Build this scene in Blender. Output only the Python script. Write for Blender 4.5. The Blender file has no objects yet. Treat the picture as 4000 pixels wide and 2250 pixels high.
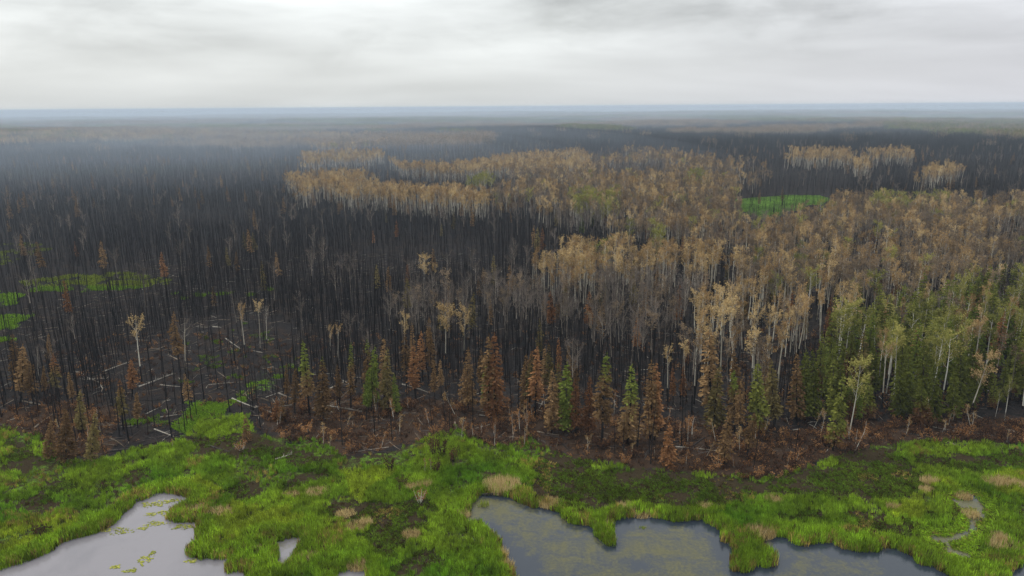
import bpy, math, random
import numpy as np
from mathutils import Vector, Matrix, Euler

random.seed(7)
RNG = np.random.default_rng(7)
SC = bpy.context.scene
COL = SC.collection

# ------------------------------------------------------------------ camera (a drone 60 m above a marsh)
CAM_H = 60.0
FPX = 2856.0                      # focal length in photo pixels (4000 px wide)
PITCH = math.radians(13.94)
ROLL = math.radians(0.42)
_f = Vector((0, math.cos(PITCH), -math.sin(PITCH)))
_u0 = Vector((0, math.sin(PITCH), math.cos(PITCH)))
_r0 = Vector((1, 0, 0))
_r = _r0 * math.cos(ROLL) - _u0 * math.sin(ROLL)
_u = _u0 * math.cos(ROLL) + _r0 * math.sin(ROLL)
cd = bpy.data.cameras.new('camera')
cam = bpy.data.objects.new('camera', cd)
COL.objects.link(cam)
cam.matrix_world = Matrix(((_r.x, _u.x, -_f.x, 0), (_r.y, _u.y, -_f.y, 0), (_r.z, _u.z, -_f.z, CAM_H), (0, 0, 0, 1)))
cd.sensor_width = 36.0
cd.lens = 36.0 * FPX / 4000.0
cd.clip_start = 0.5
cd.clip_end = 60000
SC.camera = cam

# ------------------------------------------------------------------ light: overcast sky and a very soft sun
SUN_EL, SUN_AZ = math.radians(52), math.radians(-48)      # azimuth from +Y towards +X
SUN_DIR = Vector((math.sin(SUN_AZ) * math.cos(SUN_EL), math.cos(SUN_AZ) * math.cos(SUN_EL), math.sin(SUN_EL)))
W = bpy.data.worlds.new('World')
SC.world = W
W.use_nodes = True
SKY_BASE = 0.575


def build_world():
    nt = W.node_tree
    N, L = nt.nodes, nt.links
    N.clear()
    out = N.new('ShaderNodeOutputWorld')
    bg = N.new('ShaderNodeBackground')
    L.new(bg.outputs[0], out.inputs[0])
    bg.inputs[1].default_value = 1.0
    sky = N.new('ShaderNodeTexSky')
    sky.sky_type = 'NISHITA'
    sky.sun_disc = False
    sky.sun_elevation = SUN_EL
    sky.sun_rotation = SUN_AZ
    sky.dust_density = 3.0
    tc = N.new('ShaderNodeTexCoord')
    sep = N.new('ShaderNodeSeparateXYZ')
    L.new(tc.outputs['Generated'], sep.inputs[0])

    def M(op, a, b=None, c=None, clamp=False):
        n = N.new('ShaderNodeMath')
        n.operation = op
        n.use_clamp = clamp
        for i, v in enumerate((a, b, c)):
            if v is None:
                continue
            if isinstance(v, (int, float)):
                n.inputs[i].default_value = v
            else:
                L.new(v, n.inputs[i])
        return n.outputs[0]

    zc = M('MAXIMUM', sep.outputs[2], 0.0)
    den = M('ADD', zc, 0.16)
    px = M('DIVIDE', sep.outputs[0], den)
    py = M('DIVIDE', sep.outputs[1], den)
    cb = N.new('ShaderNodeCombineXYZ')
    L.new(px, cb.inputs[0])
    L.new(py, cb.inputs[1])

    def noise(scale, detail, rough, dist, off, stretch=(1, 1, 1)):
        mp = N.new('ShaderNodeMapping')
        mp.inputs['Location'].default_value = off
        mp.inputs['Scale'].default_value = stretch
        L.new(cb.outputs[0], mp.inputs[0])
        n = N.new('ShaderNodeTexNoise')
        n.inputs['Scale'].default_value = scale
        n.inputs['Detail'].default_value = detail
        n.inputs['Roughness'].default_value = rough
        n.inputs['Distortion'].default_value = dist
        L.new(mp.outputs[0], n.inputs['Vector'])
        return n.outputs[0]

    big = noise(0.55, 3, 0.5, 0.3, (3.1, 1.7, 0), (0.7, 1.3, 1))
    def dnoise(scale, detail, rough, dist, off, stretch):
        mp = N.new('ShaderNodeMapping')
        mp.inputs['Location'].default_value = off
        mp.inputs['Scale'].default_value = stretch
        L.new(tc.outputs['Generated'], mp.inputs[0])
        n = N.new('ShaderNodeTexNoise')
        n.inputs['Scale'].default_value = scale
        n.inputs['Detail'].default_value = detail
        n.inputs['Roughness'].default_value = rough
        n.inputs['Distortion'].default_value = dist
        L.new(mp.outputs[0], n.inputs['Vector'])
        return n.outputs[0]
    wisp = dnoise(5.5, 7, 0.58, 0.35, (2.2, 0.7, 0.35), (1, 1, 2.3))
    fine = dnoise(3.0, 5, 0.55, 0.2, (5.2, 1.3, 2.0), (1, 1, 6.0))
    # patches of darker scud hang under the brighter deck; they dissolve in the murk low down
    clear = M('MULTIPLY', M('SUBTRACT', sep.outputs[2], 0.022), 14.0, clamp=True)
    scud = M('MULTIPLY', M('SUBTRACT', wisp, 0.49), 4.0, clamp=True)
    scud = M('MULTIPLY', scud, clear)
    v = M('ADD', 0.97, M('MULTIPLY', M('SUBTRACT', big, 0.5), 0.6))
    v = M('SUBTRACT', v, M('MULTIPLY', scud, 0.22))
    v = M('ADD', v, M('MULTIPLY', M('MULTIPLY', M('SUBTRACT', fine, 0.5), clear), 0.95))
    # the standard overcast sky: the zenith brighter than the horizon
    v = M('MULTIPLY', v, M('ADD', 1.0, M('MULTIPLY', zc, 1.9)))
    # brighter towards the hidden sun
    dt = N.new('ShaderNodeVectorMath')
    dt.operation = 'DOT_PRODUCT'
    L.new(tc.outputs['Generated'], dt.inputs[0])
    dt.inputs[1].default_value = SUN_DIR
    glow = M('POWER', M('MAXIMUM', dt.outputs['Value'], 0.0), 2.0)
    v = M('MULTIPLY', v, M('ADD', 0.92, M('MULTIPLY', glow, 0.20)))
    tint = N.new('ShaderNodeMix')
    tint.data_type = 'RGBA'
    L.new(M('MULTIPLY', M('SUBTRACT', dt.outputs['Value'], 0.05), 2.4, clamp=True), tint.inputs[0])
    tint.inputs[6].default_value = (0.955, 0.965, 1.03, 1)
    tint.inputs[7].default_value = (0.965, 1.0, 0.995, 1)
    sc = N.new('ShaderNodeVectorMath')
    sc.operation = 'SCALE'
    L.new(tint.outputs[2], sc.inputs[0])
    L.new(M('MULTIPLY', v, SKY_BASE), sc.inputs['Scale'])
    sk = N.new('ShaderNodeVectorMath')
    sk.operation = 'SCALE'
    L.new(sky.outputs[0], sk.inputs[0])
    sk.inputs['Scale'].default_value = 0.1
    mx = N.new('ShaderNodeMix')
    mx.data_type = 'RGBA'
    mx.inputs[0].default_value = 0.94
    L.new(sk.outputs[0], mx.inputs[6])
    L.new(sc.outputs[0], mx.inputs[7])
    L.new(mx.outputs[2], bg.inputs[0])


build_world()
sl = bpy.data.lights.new('sun', 'SUN')
sl.energy = 1.5
sl.angle = math.radians(25)
sl.color = (1.0, 0.96, 0.9)
sun = bpy.data.objects.new('sun', sl)
COL.objects.link(sun)
sun.rotation_euler = SUN_DIR.to_track_quat('Z', 'Y').to_euler()
sun.location = (0, 0, 200)
VS = SC.view_settings
VS.view_transform = 'Standard'
VS.look = 'None'
VS.exposure = 0.45
VS.gamma = 1.0
VS.use_curve_mapping = False
CY = SC.cycles
CY.max_bounces = 3
CY.diffuse_bounces = 1
CY.glossy_bounces = 2
CY.transmission_bounces = 2
CY.transparent_max_bounces = 40
CY.volume_bounces = 0
CY.use_adaptive_sampling = True
CY.adaptive_threshold = 0.008
CY.use_denoising = True
CY.denoising_prefilter = 'ACCURATE'
W.cycles.sampling_method = 'AUTOMATIC'

HAZE_DENSITY = 0.00012
HAZE_COLOR = (0.57, 0.66, 0.765)

# ------------------------------------------------------------------ survey: photo pixel <-> ground
RB = np.array([list(_r), list(_u), list(_f)])


def rays(u, v):
    u = np.asarray(u, float)
    v = np.asarray(v, float)
    a = (u - 2000) / FPX
    b = (1125 - v) / FPX
    return a[..., None] * RB[0] + b[..., None] * RB[1] + RB[2]


def ground(u, v, z=0.25):
    d = rays(u, v)
    t = (z - CAM_H) / d[..., 2]
    return d * t[..., None] + np.array([0, 0, CAM_H])


def project(x, y, z):
    p = np.stack([x, y, np.asarray(z) + 0 * x - CAM_H], -1)
    c = p @ RB.T
    w = np.maximum(c[..., 2], 1e-3)
    return 2000 + FPX * c[..., 0] / w, 1125 - FPX * c[..., 1] / w


def inside(px, py, poly):
    px = np.asarray(px, float)
    py = np.asarray(py, float)
    res = np.zeros(px.shape, bool)
    n = len(poly)
    for i in range(n):
        x1, y1 = poly[i]
        x2, y2 = poly[(i + 1) % n]
        if y1 == y2:
            continue
        c = ((y1 > py) != (y2 > py)) & (px < (x2 - x1) * (py - y1) / (y2 - y1) + x1)
        res ^= c
    return res


def sdist(px, py, poly, maxd=6.0):
    """signed distance to a polygon, positive outside, only exact near it"""
    px = np.asarray(px, float)
    py = np.asarray(py, float)
    P = np.array(poly)
    sel = (px > P[:, 0].min() - maxd) & (px < P[:, 0].max() + maxd) & (py > P[:, 1].min() - maxd) & (py < P[:, 1].max() + maxd)
    out = np.full(px.shape, maxd)
    x, y = px[sel], py[sel]
    d = np.full(x.shape, maxd)
    for i in range(len(P)):
        a = P[i]
        b = P[(i + 1) % len(P)]
        e = b - a
        l2 = max(e @ e, 1e-9)
        t = np.clip(((x - a[0]) * e[0] + (y - a[1]) * e[1]) / l2, 0, 1)
        d = np.minimum(d, np.hypot(x - a[0] - t * e[0], y - a[1] - t * e[1]))
    d = np.where(inside(x, y, poly), -d, d)
    out[sel] = d
    return out


def vnoise(x, y, scale, seed=0):
    x = np.asarray(x, float) / scale + seed * 17.31
    y = np.asarray(y, float) / scale - seed * 9.77
    xi = np.floor(x).astype(np.int64)
    yi = np.floor(y).astype(np.int64)
    fx = x - xi
    fy = y - yi
    fx = fx * fx * (3 - 2 * fx)
    fy = fy * fy * (3 - 2 * fy)

    def h(a, b):
        n = (a * 374761393 + b * 668265263 + seed * 1442695041) & 0x7fffffff
        n = ((n ^ (n >> 13)) * 1274126177) & 0x7fffffff
        n = (n ^ (n >> 16)) & 0x7fffffff
        return n / 0x7fffffff
    a = h(xi, yi)
    b = h(xi + 1, yi)
    c = h(xi, yi + 1)
    d = h(xi + 1, yi + 1)
    return (a * (1 - fx) + b * fx) * (1 - fy) + (c * (1 - fx) + d * fx) * fy


def fbm(x, y, scale, seed=0, oct=3):
    s = 0
    a = 0
    for k in range(oct):
        s = s + vnoise(x, y, scale / 2 ** k, seed + k * 5) * 0.5 ** k
        a += 0.5 ** k
    return s / a


def ss(a, b, x):
    t = np.clip((x - a) / (b - a), 0, 1)
    return t * t * (3 - 2 * t)


# ------------------------------------------------------------------ the map (surveyed outlines, photo pixels on the ground)
def G(poly, z=0.25):
    P = np.array(poly, float)
    g = ground(P[:, 0], P[:, 1], z)
    return [(p[0], p[1]) for p in g]


POND_LEFT = G([(-700, 2390), (0, 2219), (41, 2209), (83, 2201), (137, 2180), (182, 2155), (232, 2126), (290, 2103), (356, 2087), (398, 2068), (439, 2043),
               (472, 2010), (505, 1985), (522, 1958), (571, 1942), (609, 1927), (646, 1927), (687, 1923), (737, 1936), (758, 1956), (725, 1973),
               (679, 2002), (667, 2023), (679, 2039), (745, 2041), (774, 2035), (778, 2089), (791, 2101), (758, 2130), (737, 2168), (783, 2184),
               (828, 2176), (903, 2176), (960, 2150), (965, 2158), (903, 2197), (896, 2238), (930, 2232), (969, 2236), (985, 2330), (900, 2700), (-900, 2700)], 0)
POND_POOL = G([(1019, 2095), (1058, 2112), (1100, 2107), (1160, 2098), (1195, 2078), (1215, 2068), (1200, 2090), (1192, 2120), (1165, 2150), (1155, 2180),
               (1130, 2205), (1120, 2228), (1080, 2220), (1078, 2160), (1060, 2130), (1020, 2110)], 0)
POND_POOL2 = G([(1302, 2240), (1350, 2228), (1400, 2230), (1439, 2217), (1441, 2275), (1380, 2310), (1310, 2290)], 0)
POND_POOL3 = G([(1240, 2132), (1262, 2128), (1270, 2150), (1255, 2172), (1242, 2155)], 0)
POND_RIGHT = G([(1861, 1944), (1880, 1932), (1932, 1932), (2000, 1936), (2029, 1956), (2075, 1977), (2124, 1981), (2166, 1994), (2211, 2002), (2199, 2018),
                (2215, 2035), (2257, 2045), (2306, 2050), (2327, 2060), (2331, 2089), (2360, 2114), (2389, 2130), (2393, 2105), (2381, 2064), (2381, 2031),
                (2402, 2027), (2443, 2023), (2484, 2014), (2559, 2019), (2613, 2029), (2671, 2033), (2725, 2025), (2745, 2010), (2749, 2035), (2787, 2054),
                (2828, 2074), (2828, 2110), (2865, 2118), (2870, 2172), (2859, 2217), (2882, 2230), (2911, 2232), (2957, 2209), (3000, 2205), (3019, 2200),
                (3017, 2172), (3004, 2159), (2965, 2130), (2969, 2114), (2994, 2101), (3041, 2095), (3095, 2097), (3099, 2118), (3141, 2132), (3166, 2116),
                (3219, 2114), (3265, 2110), (3286, 2134), (3360, 2157), (3422, 2151), (3431, 2126), (3476, 2139), (3530, 2153), (3576, 2168), (3584, 2192),
                (3613, 2203), (3634, 2201), (3663, 2188), (3663, 2221), (3704, 2238), (3720, 2260), (3780, 2700), (2120, 2700), (2030, 2330), (2000, 2246),
                (1977, 2221), (1961, 2168), (1936, 2118), (1911, 2089), (1882, 2060), (1820, 2052), (1795, 2019), (1824, 2002), (1832, 1973)], 0)
CREEK = G([(3720, 1950), (3760, 1962), (3790, 1955), (3796, 1934), (3812, 1940), (3820, 1962), (3836, 1978), (3838, 2020), (3812, 2036), (3800, 2066),
           (3762, 2102), (3700, 2116), (3708, 2145), (3782, 2168), (3778, 2178), (3700, 2158), (3684, 2120), (3650, 2104), (3652, 2097), (3695, 2105),
           (3752, 2093), (3788, 2062), (3795, 2034), (3822, 2015), (3816, 1985), (3790, 1982), (3755, 1986), (3740, 1968)], 0)
POND_CORNER = G([(4010, 2165), (3985, 2195), (3952, 2226), (3925, 2262), (3950, 2500), (4900, 2600), (4900, 2250), (4200, 2150)], 0)
PONDS = [POND_LEFT, POND_POOL, POND_POOL2, POND_POOL3, POND_RIGHT, CREEK, POND_CORNER]

MARSH = G([(-2600, 1640), (0, 1665), (150, 1700), (250, 1790), (420, 1790), (560, 1740), (700, 1720), (780, 1640), (950, 1620), (1010, 1700), (1250, 1720),
           (1350, 1790), (1550, 1760), (1640, 1720), (1770, 1680), (1830, 1710), (1960, 1740), (2080, 1700), (2130, 1750), (2250, 1790), (2500, 1830),
           (2750, 1850), (3000, 1870), (3180, 1820), (3300, 1770), (3480, 1735), (3700, 1720), (4000, 1735), (6600, 1760), (6600, 3600), (-2600, 3600)])
# thin grass over burnt, dark ground
DARK_MARSH = [G(p) for p in [
    [(2045, 1880), (2090, 1800), (2150, 1765), (2400, 1830), (2750, 1855), (3000, 1875), (3200, 1815), (3320, 1770), (3500, 1745), (3520, 1800), (3600, 1830),
     (3620, 1880), (3630, 1930), (3560, 1945), (3480, 1935), (3400, 1960), (3300, 1960), (3200, 1940), (3050, 1930), (2960, 1930), (2850, 1960), (2760, 1975),
     (2730, 1935), (2740, 1985), (2560, 1990), (2400, 1990), (2290, 2005), (2200, 1985), (2060, 1945)],
    [(3570, 1790), (3800, 1770), (4100, 1780), (4100, 1850), (3870, 1840), (3830, 1850), (3700, 1830), (3600, 1830)],
    [(3310, 2000), (3420, 2000), (3450, 2040), (3560, 2020), (3580, 2100), (3500, 2120), (3350, 2110), (3300, 2060)],
    [(3660, 1980), (3745, 1990), (3720, 2015), (3660, 2010)], [(3815, 2030), (3870, 2030), (3880, 2080), (3810, 2090)],
    [(3000, 2005), (3200, 2000), (3220, 2040), (3060, 2040)],
    [(0, 1720), (60, 1720), (160, 1780), (130, 1850), (40, 1860), (0, 1820)], [(140, 1900), (260, 1890), (310, 1930), (200, 1950)],
    [(40, 1980), (180, 1940), (220, 1990), (120, 2020), (30, 2010)], [(470, 1840), (570, 1840), (560, 1875), (480, 1880)],
    [(60, 2085), (165, 2060), (165, 2105), (80, 2110)], [(800, 1920), (900, 1890), (1010, 1900), (1020, 1960), (920, 1985), (840, 1965)],
    [(1100, 1860), (1220, 1830), (1260, 1890), (1130, 1900)], [(1310, 1960), (1400, 1930), (1580, 1970), (1650, 1960), (1660, 2010), (1500, 2050), (1400, 2030), (1330, 2060)],
    [(1430, 2040), (1560, 2020), (1640, 2060), (1540, 2170), (1440, 2170), (1410, 2110)], [(1560, 2180), (1700, 2150), (1800, 2190), (1680, 2230), (1550, 2240)],
    [(700, 1720), (1000, 1700), (1350, 1790), (1250, 1830), (1050, 1800), (850, 1790)],
]]
LIME = [G(p) for p in [   # yellow-green sedge beds
    [(2735, 1940), (2800, 1935), (2830, 1965), (2800, 1990), (2740, 1990)], [(3480, 1960), (3560, 1945), (3660, 1970), (3640, 2015), (3500, 2015)],
    [(3500, 1880), (3700, 1870), (3790, 1920), (3720, 1960), (3600, 1940)], [(3870, 1860), (4100, 1850), (4100, 1950), (3900, 1930)],
    [(780, 2080), (900, 1990), (1100, 1990), (1350, 2050), (1280, 2150), (1000, 2100), (850, 2170), (750, 2160)],
    [(0, 2050), (300, 2020), (330, 2060), (180, 2110), (0, 2190)], [(650, 1880), (820, 1870), (850, 1930), (780, 1950), (700, 1920)],
    [(1300, 1840), (1500, 1830), (1450, 1950), (1330, 1930)],
]]
GREEN_PATCH = [(G(p), d) for p, d in [   # green clearings in the burn: outline, vigour
    ([(0, 960), (120, 955), (240, 965), (100, 1010), (0, 1060), (-300, 1050)], 0.5),
    ([(60, 1110), (300, 1080), (500, 1070), (660, 1095), (640, 1120), (350, 1140), (100, 1150)], 0.7),
    ([(-300, 1130), (0, 1140), (90, 1160), (60, 1190), (0, 1205), (-300, 1220)], 0.9),
    ([(640, 1160), (900, 1143), (1150, 1130), (1000, 1156), (700, 1172)], 0.5),
    ([(-300, 1240), (0, 1250), (95, 1250), (60, 1278), (0, 1290), (-300, 1300)], 0.95),
    ([(-300, 1315), (0, 1320), (42, 1328), (40, 1350), (0, 1350), (-300, 1360)], 0.95),
    ([(-200, 1420), (30, 1430), (30, 1510), (-200, 1520)], 0.6),
    ([(740, 1560), (880, 1560), (1000, 1500), (1090, 1485), (1105, 1510), (960, 1560), (950, 1600), (985, 1650), (940, 1690), (860, 1700), (700, 1810), (600, 1800), (740, 1690)], 1.0),
    ([(560, 1640), (740, 1590), (760, 1640), (600, 1700)], 0.5),
    ([(750, 1310), (1000, 1270), (1100, 1400), (900, 1500), (700, 1480)], 0.28),
    ([(1000, 1450), (1160, 1390), (1180, 1430), (1100, 1500), (990, 1530)], 0.6),
    ([(2950, 766), (3210, 768), (3225, 802), (3130, 812), (2980, 850), (2890, 838), (2900, 790)], 1.0),
    ([(2900, 660), (3080, 668), (3020, 690), (2910, 680)], 0.5),
    ([(1760, 1670), (1830, 1680), (1830, 1712), (1760, 1706)], 0.9),
    ([(3100, 552), (3290, 556), (3290, 562), (3110, 558)], 0.6), ([(3470, 568), (3640, 574), (3640, 580), (3480, 574)], 0.6),
]]
BROWN = [G(p) for p in [
    [(1000, 1600), (1300, 1545), (1800, 1570), (2300, 1600), (3000, 1680), (3500, 1640), (4300, 1640), (4300, 1745), (3700, 1725), (3480, 1740), (3300, 1775),
     (3000, 1880), (2500, 1840), (2130, 1760), (1960, 1745), (1640, 1730), (1350, 1780), (1100, 1720)],
    [(-400, 1580), (0, 1600), (250, 1570), (480, 1600), (420, 1780), (250, 1790), (100, 1690), (-400, 1670)]]]
SPARSE = [(G(p), d) for p, d in [    # where fewer stems stand: outline, share of stems kept
    ([(430, 1560), (480, 1400), (700, 1280), (1000, 1230), (1150, 1270), (1190, 1420), (1000, 1530), (760, 1610), (600, 1720)], 0.15),
    ([(1000, 1560), (1250, 1525), (1800, 1510), (2400, 1570), (2900, 1630), (3120, 1680), (3080, 1890), (2700, 1890), (2100, 1780), (1600, 1780), (1000, 1760)], 0.12),
    ([(3050, 1620), (4300, 1610), (4300, 1760), (3050, 1880)], 0.08),
    ([(-500, 1560), (0, 1540), (300, 1590), (600, 1600), (700, 1720), (300, 1850), (-500, 1800)], 0.3),
    ([(1380, 965), (1800, 960), (2000, 1030), (1500, 1090), (1300, 1040)], 0.35),
    ([(680, 840), (960, 840), (960, 880), (650, 890)], 0.3),
    ([(2870, 760), (3260, 760), (3250, 830), (3240, 945), (2900, 960), (2870, 850)], 0.2), ([(2860, 680), (3330, 680), (3330, 765), (2870, 765)], 0.4),
    ([(-300, 930), (260, 950), (260, 1010), (-300, 1080)], 0.4), ([(-300, 1040), (700, 1050), (700, 1240), (400, 1260), (150, 1420), (-300, 1420)], 0.38)]]


def pond_sd(x, y):
    d = np.full(np.shape(x), 6.0)
    for p in PONDS:
        d = np.minimum(d, sdist(x, y, p) - (0.55 if p is CREEK else 0.0))
    return d


def in_any(x, y, polys):
    r = np.zeros(np.shape(x), bool)
    for p in polys:
        r |= inside(x, y, p)
    return r


def relief(x, y):
    """gentle swells away from the marsh"""
    D = np.hypot(x, y)
    a = ss(220, 900, D)
    b = ss(900, 3500, D)
    h = a * 5.0 * (fbm(x, y, 420, 3, 2) - 0.5) * 2 + b * 16 * (fbm(x, y, 1900, 11, 2) - 0.5) * 2
    h = h + ss(150, 260, D) * 0.6 * (vnoise(x, y, 25, 4))
    return h + 0.25


def wob(x, y, s, amp, seed):
    return (vnoise(x, y, s, seed) - 0.5) * 2 * amp, (vnoise(x, y, s, seed + 50) - 0.5) * 2 * amp


def patch_wob(x, y):
    a, b = wob(x, y, 6, 2.4, 41), wob(x, y, 1.6, 1.3, 43)
    return a[0] + b[0], a[1] * .8 + b[1]


# ------------------------------------------------------------------ materials
def mat(name):
    m = bpy.data.materials.new(name)
    m.use_nodes = True
    m.node_tree.nodes.clear()
    return m, m.node_tree.nodes, m.node_tree.links


def math_node(N, L, op, a, b=None, clamp=False):
    n = N.new('ShaderNodeMath')
    n.operation = op
    n.use_clamp = clamp
    for i, v in enumerate((a, b)):
        if v is None:
            continue
        if isinstance(v, (int, float)):
            n.inputs[i].default_value = v
        else:
            L.new(v, n.inputs[i])
    return n.outputs[0]


def mixc(N, L, f, a, b):
    n = N.new('ShaderNodeMix')
    n.data_type = 'RGBA'
    for i, v in ((0, f), (6, a), (7, b)):
        if isinstance(v, (int, float)):
            n.inputs[i].default_value = v
        elif isinstance(v, tuple):
            n.inputs[i].default_value = v if len(v) == 4 else v + (1,)
        else:
            L.new(v, n.inputs[i])
    return n.outputs[2]


def attr(N, name, kind='GEOMETRY'):
    n = N.new('ShaderNodeAttribute')
    n.attribute_name = name
    n.attribute_type = kind
    return n


def leaf_mat(name, cols, transl=0.3, top=None, top_at=0.5, top_w=0.25, spread=0.5):
    """foliage: colour from the leaf's own tint and from a per-plant random; top = colours of a still green top"""
    m, N, L = mat(name)
    out = N.new('ShaderNodeOutputMaterial')
    t = attr(N, 'tint').outputs['Fac']
    oi = N.new('ShaderNodeObjectInfo')
    f = math_node(N, L, 'ADD', math_node(N, L, 'MULTIPLY', t, 1 - spread), math_node(N, L, 'MULTIPLY', oi.outputs['Random'], spread))

    def ramp(cs):
        r = N.new('ShaderNodeValToRGB')
        el = r.color_ramp.elements
        while len(el) < len(cs):
            el.new(0.5)
        for i, c in enumerate(cs):
            el[i].position = 0.12 + 0.76 * i / (len(cs) - 1)
            el[i].color = tuple(c) + (1,)
        L.new(f, r.inputs[0])
        return r.outputs[0]
    c = ramp(cols)
    if top:
        h = attr(N, 'hgt').outputs['Fac']
        k = math_node(N, L, 'ADD', h, math_node(N, L, 'MULTIPLY', math_node(N, L, 'SUBTRACT', t, 0.5), 0.28))
        k = math_node(N, L, 'ADD', k, math_node(N, L, 'MULTIPLY', math_node(N, L, 'SUBTRACT', oi.outputs['Random'], 0.5), 0.5))
        k = math_node(N, L, 'DIVIDE', math_node(N, L, 'SUBTRACT', k, top_at), top_w, clamp=True)
        c = mixc(N, L, k, c, ramp(top))
    d = N.new('ShaderNodeBsdfDiffuse')
    L.new(c, d.inputs[0])
    if transl > 0:
        tr = N.new('ShaderNodeBsdfTranslucent')
        L.new(c, tr.inputs[0])
        ms = N.new('ShaderNodeMixShader')
        ms.inputs[0].default_value = transl
        L.new(d.outputs[0], ms.inputs[1])
        L.new(tr.outputs[0], ms.inputs[2])
        L.new(ms.outputs[0], out.inputs[0])
    else:
        L.new(d.outputs[0], out.inputs[0])
    return m


def bark_mat(name, c1, c2, char=None, char_h=0.25, scale=6.0):
    """bark, mottled along the stem; char = the colour of a burnt foot up to char_h of the height"""
    m, N, L = mat(name)
    out = N.new('ShaderNodeOutputMaterial')
    tc = N.new('ShaderNodeTexCoord')
    mp = N.new('ShaderNodeMapping')
    mp.inputs['Scale'].default_value = (1.5, 1.5, 0.5)
    L.new(tc.outputs['Object'], mp.inputs[0])
    n = N.new('ShaderNodeTexNoise')
    n.inputs['Scale'].default_value = scale * 0.3
    n.inputs['Detail'].default_value = 4
    L.new(mp.outputs[0], n.inputs['Vector'])
    oi = N.new('ShaderNodeObjectInfo')
    f = math_node(N, L, 'MULTIPLY', math_node(N, L, 'SUBTRACT', math_node(N, L, 'ADD', n.outputs[0], math_node(N, L, 'MULTIPLY', oi.outputs['Random'], 0.5)), 0.5), 2.0, clamp=True)
    c = mixc(N, L, f, c1, c2)
    if char:
        h = attr(N, 'hgt').outputs['Fac']
        k = math_node(N, L, 'ADD', h, math_node(N, L, 'MULTIPLY', math_node(N, L, 'SUBTRACT', n.outputs[0], 0.5), 0.2))
        th = math_node(N, L, 'MULTIPLY', math_node(N, L, 'ADD', oi.outputs['Random'], 0.25), char_h)
        k = math_node(N, L, 'MULTIPLY', math_node(N, L, 'SUBTRACT', k, th), 12.0, clamp=True)
        c = mixc(N, L, k, char, c)
    d = N.new('ShaderNodeBsdfDiffuse')
    L.new(c, d.inputs[0])
    L.new(d.outputs[0], out.inputs[0])
    return m


CHAR = (0.014, 0.013, 0.013)
MT = {}
MT['char_bark'] = bark_mat('charred_bark', (0.007, 0.007, 0.008), (0.024, 0.022, 0.022))
MT['grey_bark'] = bark_mat('grey_spruce_bark', (0.035, 0.028, 0.024), (0.09, 0.075, 0.06), CHAR, 0.5)
MT['aspen_bark'] = bark_mat('pale_aspen_bark', (0.30, 0.27, 0.21), (0.58, 0.54, 0.44), CHAR, 0.30)
MT['birch_bark'] = bark_mat('white_birch_bark', (0.38, 0.36, 0.30), (0.66, 0.63, 0.55), CHAR, 0.12)
MT['dull_bark'] = bark_mat('scorched_grey_bark', (0.10, 0.085, 0.07), (0.30, 0.26, 0.21), CHAR, 0.45)
MT['pale_wood'] = bark_mat('bleached_log_wood', (0.15, 0.135, 0.115), (0.36, 0.33, 0.28))
MT['dark_wood'] = bark_mat('charred_log_wood', (0.012, 0.011, 0.011), (0.085, 0.075, 0.07))
MT['brown_wood'] = bark_mat('weathered_log_wood', (0.07, 0.055, 0.04), (0.22, 0.18, 0.14))
GREENS = [(0.042, 0.050, 0.009), (0.098, 0.112, 0.020), (0.180, 0.190, 0.040)]
LIMES = [(0.055, 0.080, 0.012), (0.12, 0.155, 0.025), (0.21, 0.235, 0.050)]
BROWNS = [(0.070, 0.042, 0.019), (0.170, 0.103, 0.047), (0.34, 0.215, 0.100)]
RUSTS = [(0.085, 0.038, 0.018), (0.195, 0.092, 0.040), (0.36, 0.185, 0.080)]
OLIVES = [(0.060, 0.050, 0.018), (0.14, 0.110, 0.040), (0.24, 0.19, 0.075)]
MT['spruce_green'] = leaf_mat('green_spruce_needles', GREENS, 0.15)
MT['spruce_lime'] = leaf_mat('light_green_spruce_needles', LIMES, 0.15)
MT['spruce_brown'] = leaf_mat('brown_scorched_needles', BROWNS, 0.2)
MT['spruce_rust'] = leaf_mat('rust_scorched_needles', RUSTS, 0.2)
MT['spruce_olive'] = leaf_mat('olive_scorched_needles', OLIVES, 0.2)
MT['spruce_top'] = leaf_mat('brown_needles_with_green_top', BROWNS, 0.2, LIMES, 0.62, 0.2)
MT['spruce_rusttop'] = leaf_mat('olive_needles_with_rust_top', OLIVES, 0.2, RUSTS, 0.62, 0.25)
MT['spruce_foot'] = leaf_mat('green_needles_with_brown_foot', [(0.05, 0.026, 0.013), (0.11, 0.055, 0.026), (0.19, 0.10, 0.045)], 0.15, GREENS, 0.34, 0.2)
MT['aspen_tan'] = leaf_mat('tan_withered_leaves', [(0.20, 0.133, 0.060), (0.40, 0.285, 0.132), (0.58, 0.435, 0.22)], 0.4)
MT['aspen_orange'] = leaf_mat('orange_brown_withered_leaves', [(0.14, 0.083, 0.036), (0.29, 0.188, 0.084), (0.43, 0.295, 0.14)], 0.4)
MT['aspen_brown'] = leaf_mat('grey_brown_withered_leaves', [(0.075, 0.055, 0.038), (0.17, 0.125, 0.080), (0.30, 0.22, 0.14)], 0.35)
MT['aspen_green'] = leaf_mat('young_green_leaves', [(0.095, 0.105, 0.024), (0.22, 0.22, 0.055), (0.37, 0.33, 0.10)], 0.4)
MT['twig_grey'] = leaf_mat('grey_bare_twigs', [(0.05, 0.042, 0.036), (0.11, 0.09, 0.075), (0.19, 0.155, 0.13)], 0.0)
MT['twig_char'] = leaf_mat('charred_twigs', [(0.006, 0.006, 0.007), (0.012, 0.012, 0.013), (0.026, 0.023, 0.022)], 0.0)
MT['shrub_orange'] = leaf_mat('orange_shrub_leaves', [(0.10, 0.045, 0.018), (0.24, 0.115, 0.045), (0.42, 0.23, 0.10)], 0.35)
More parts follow.
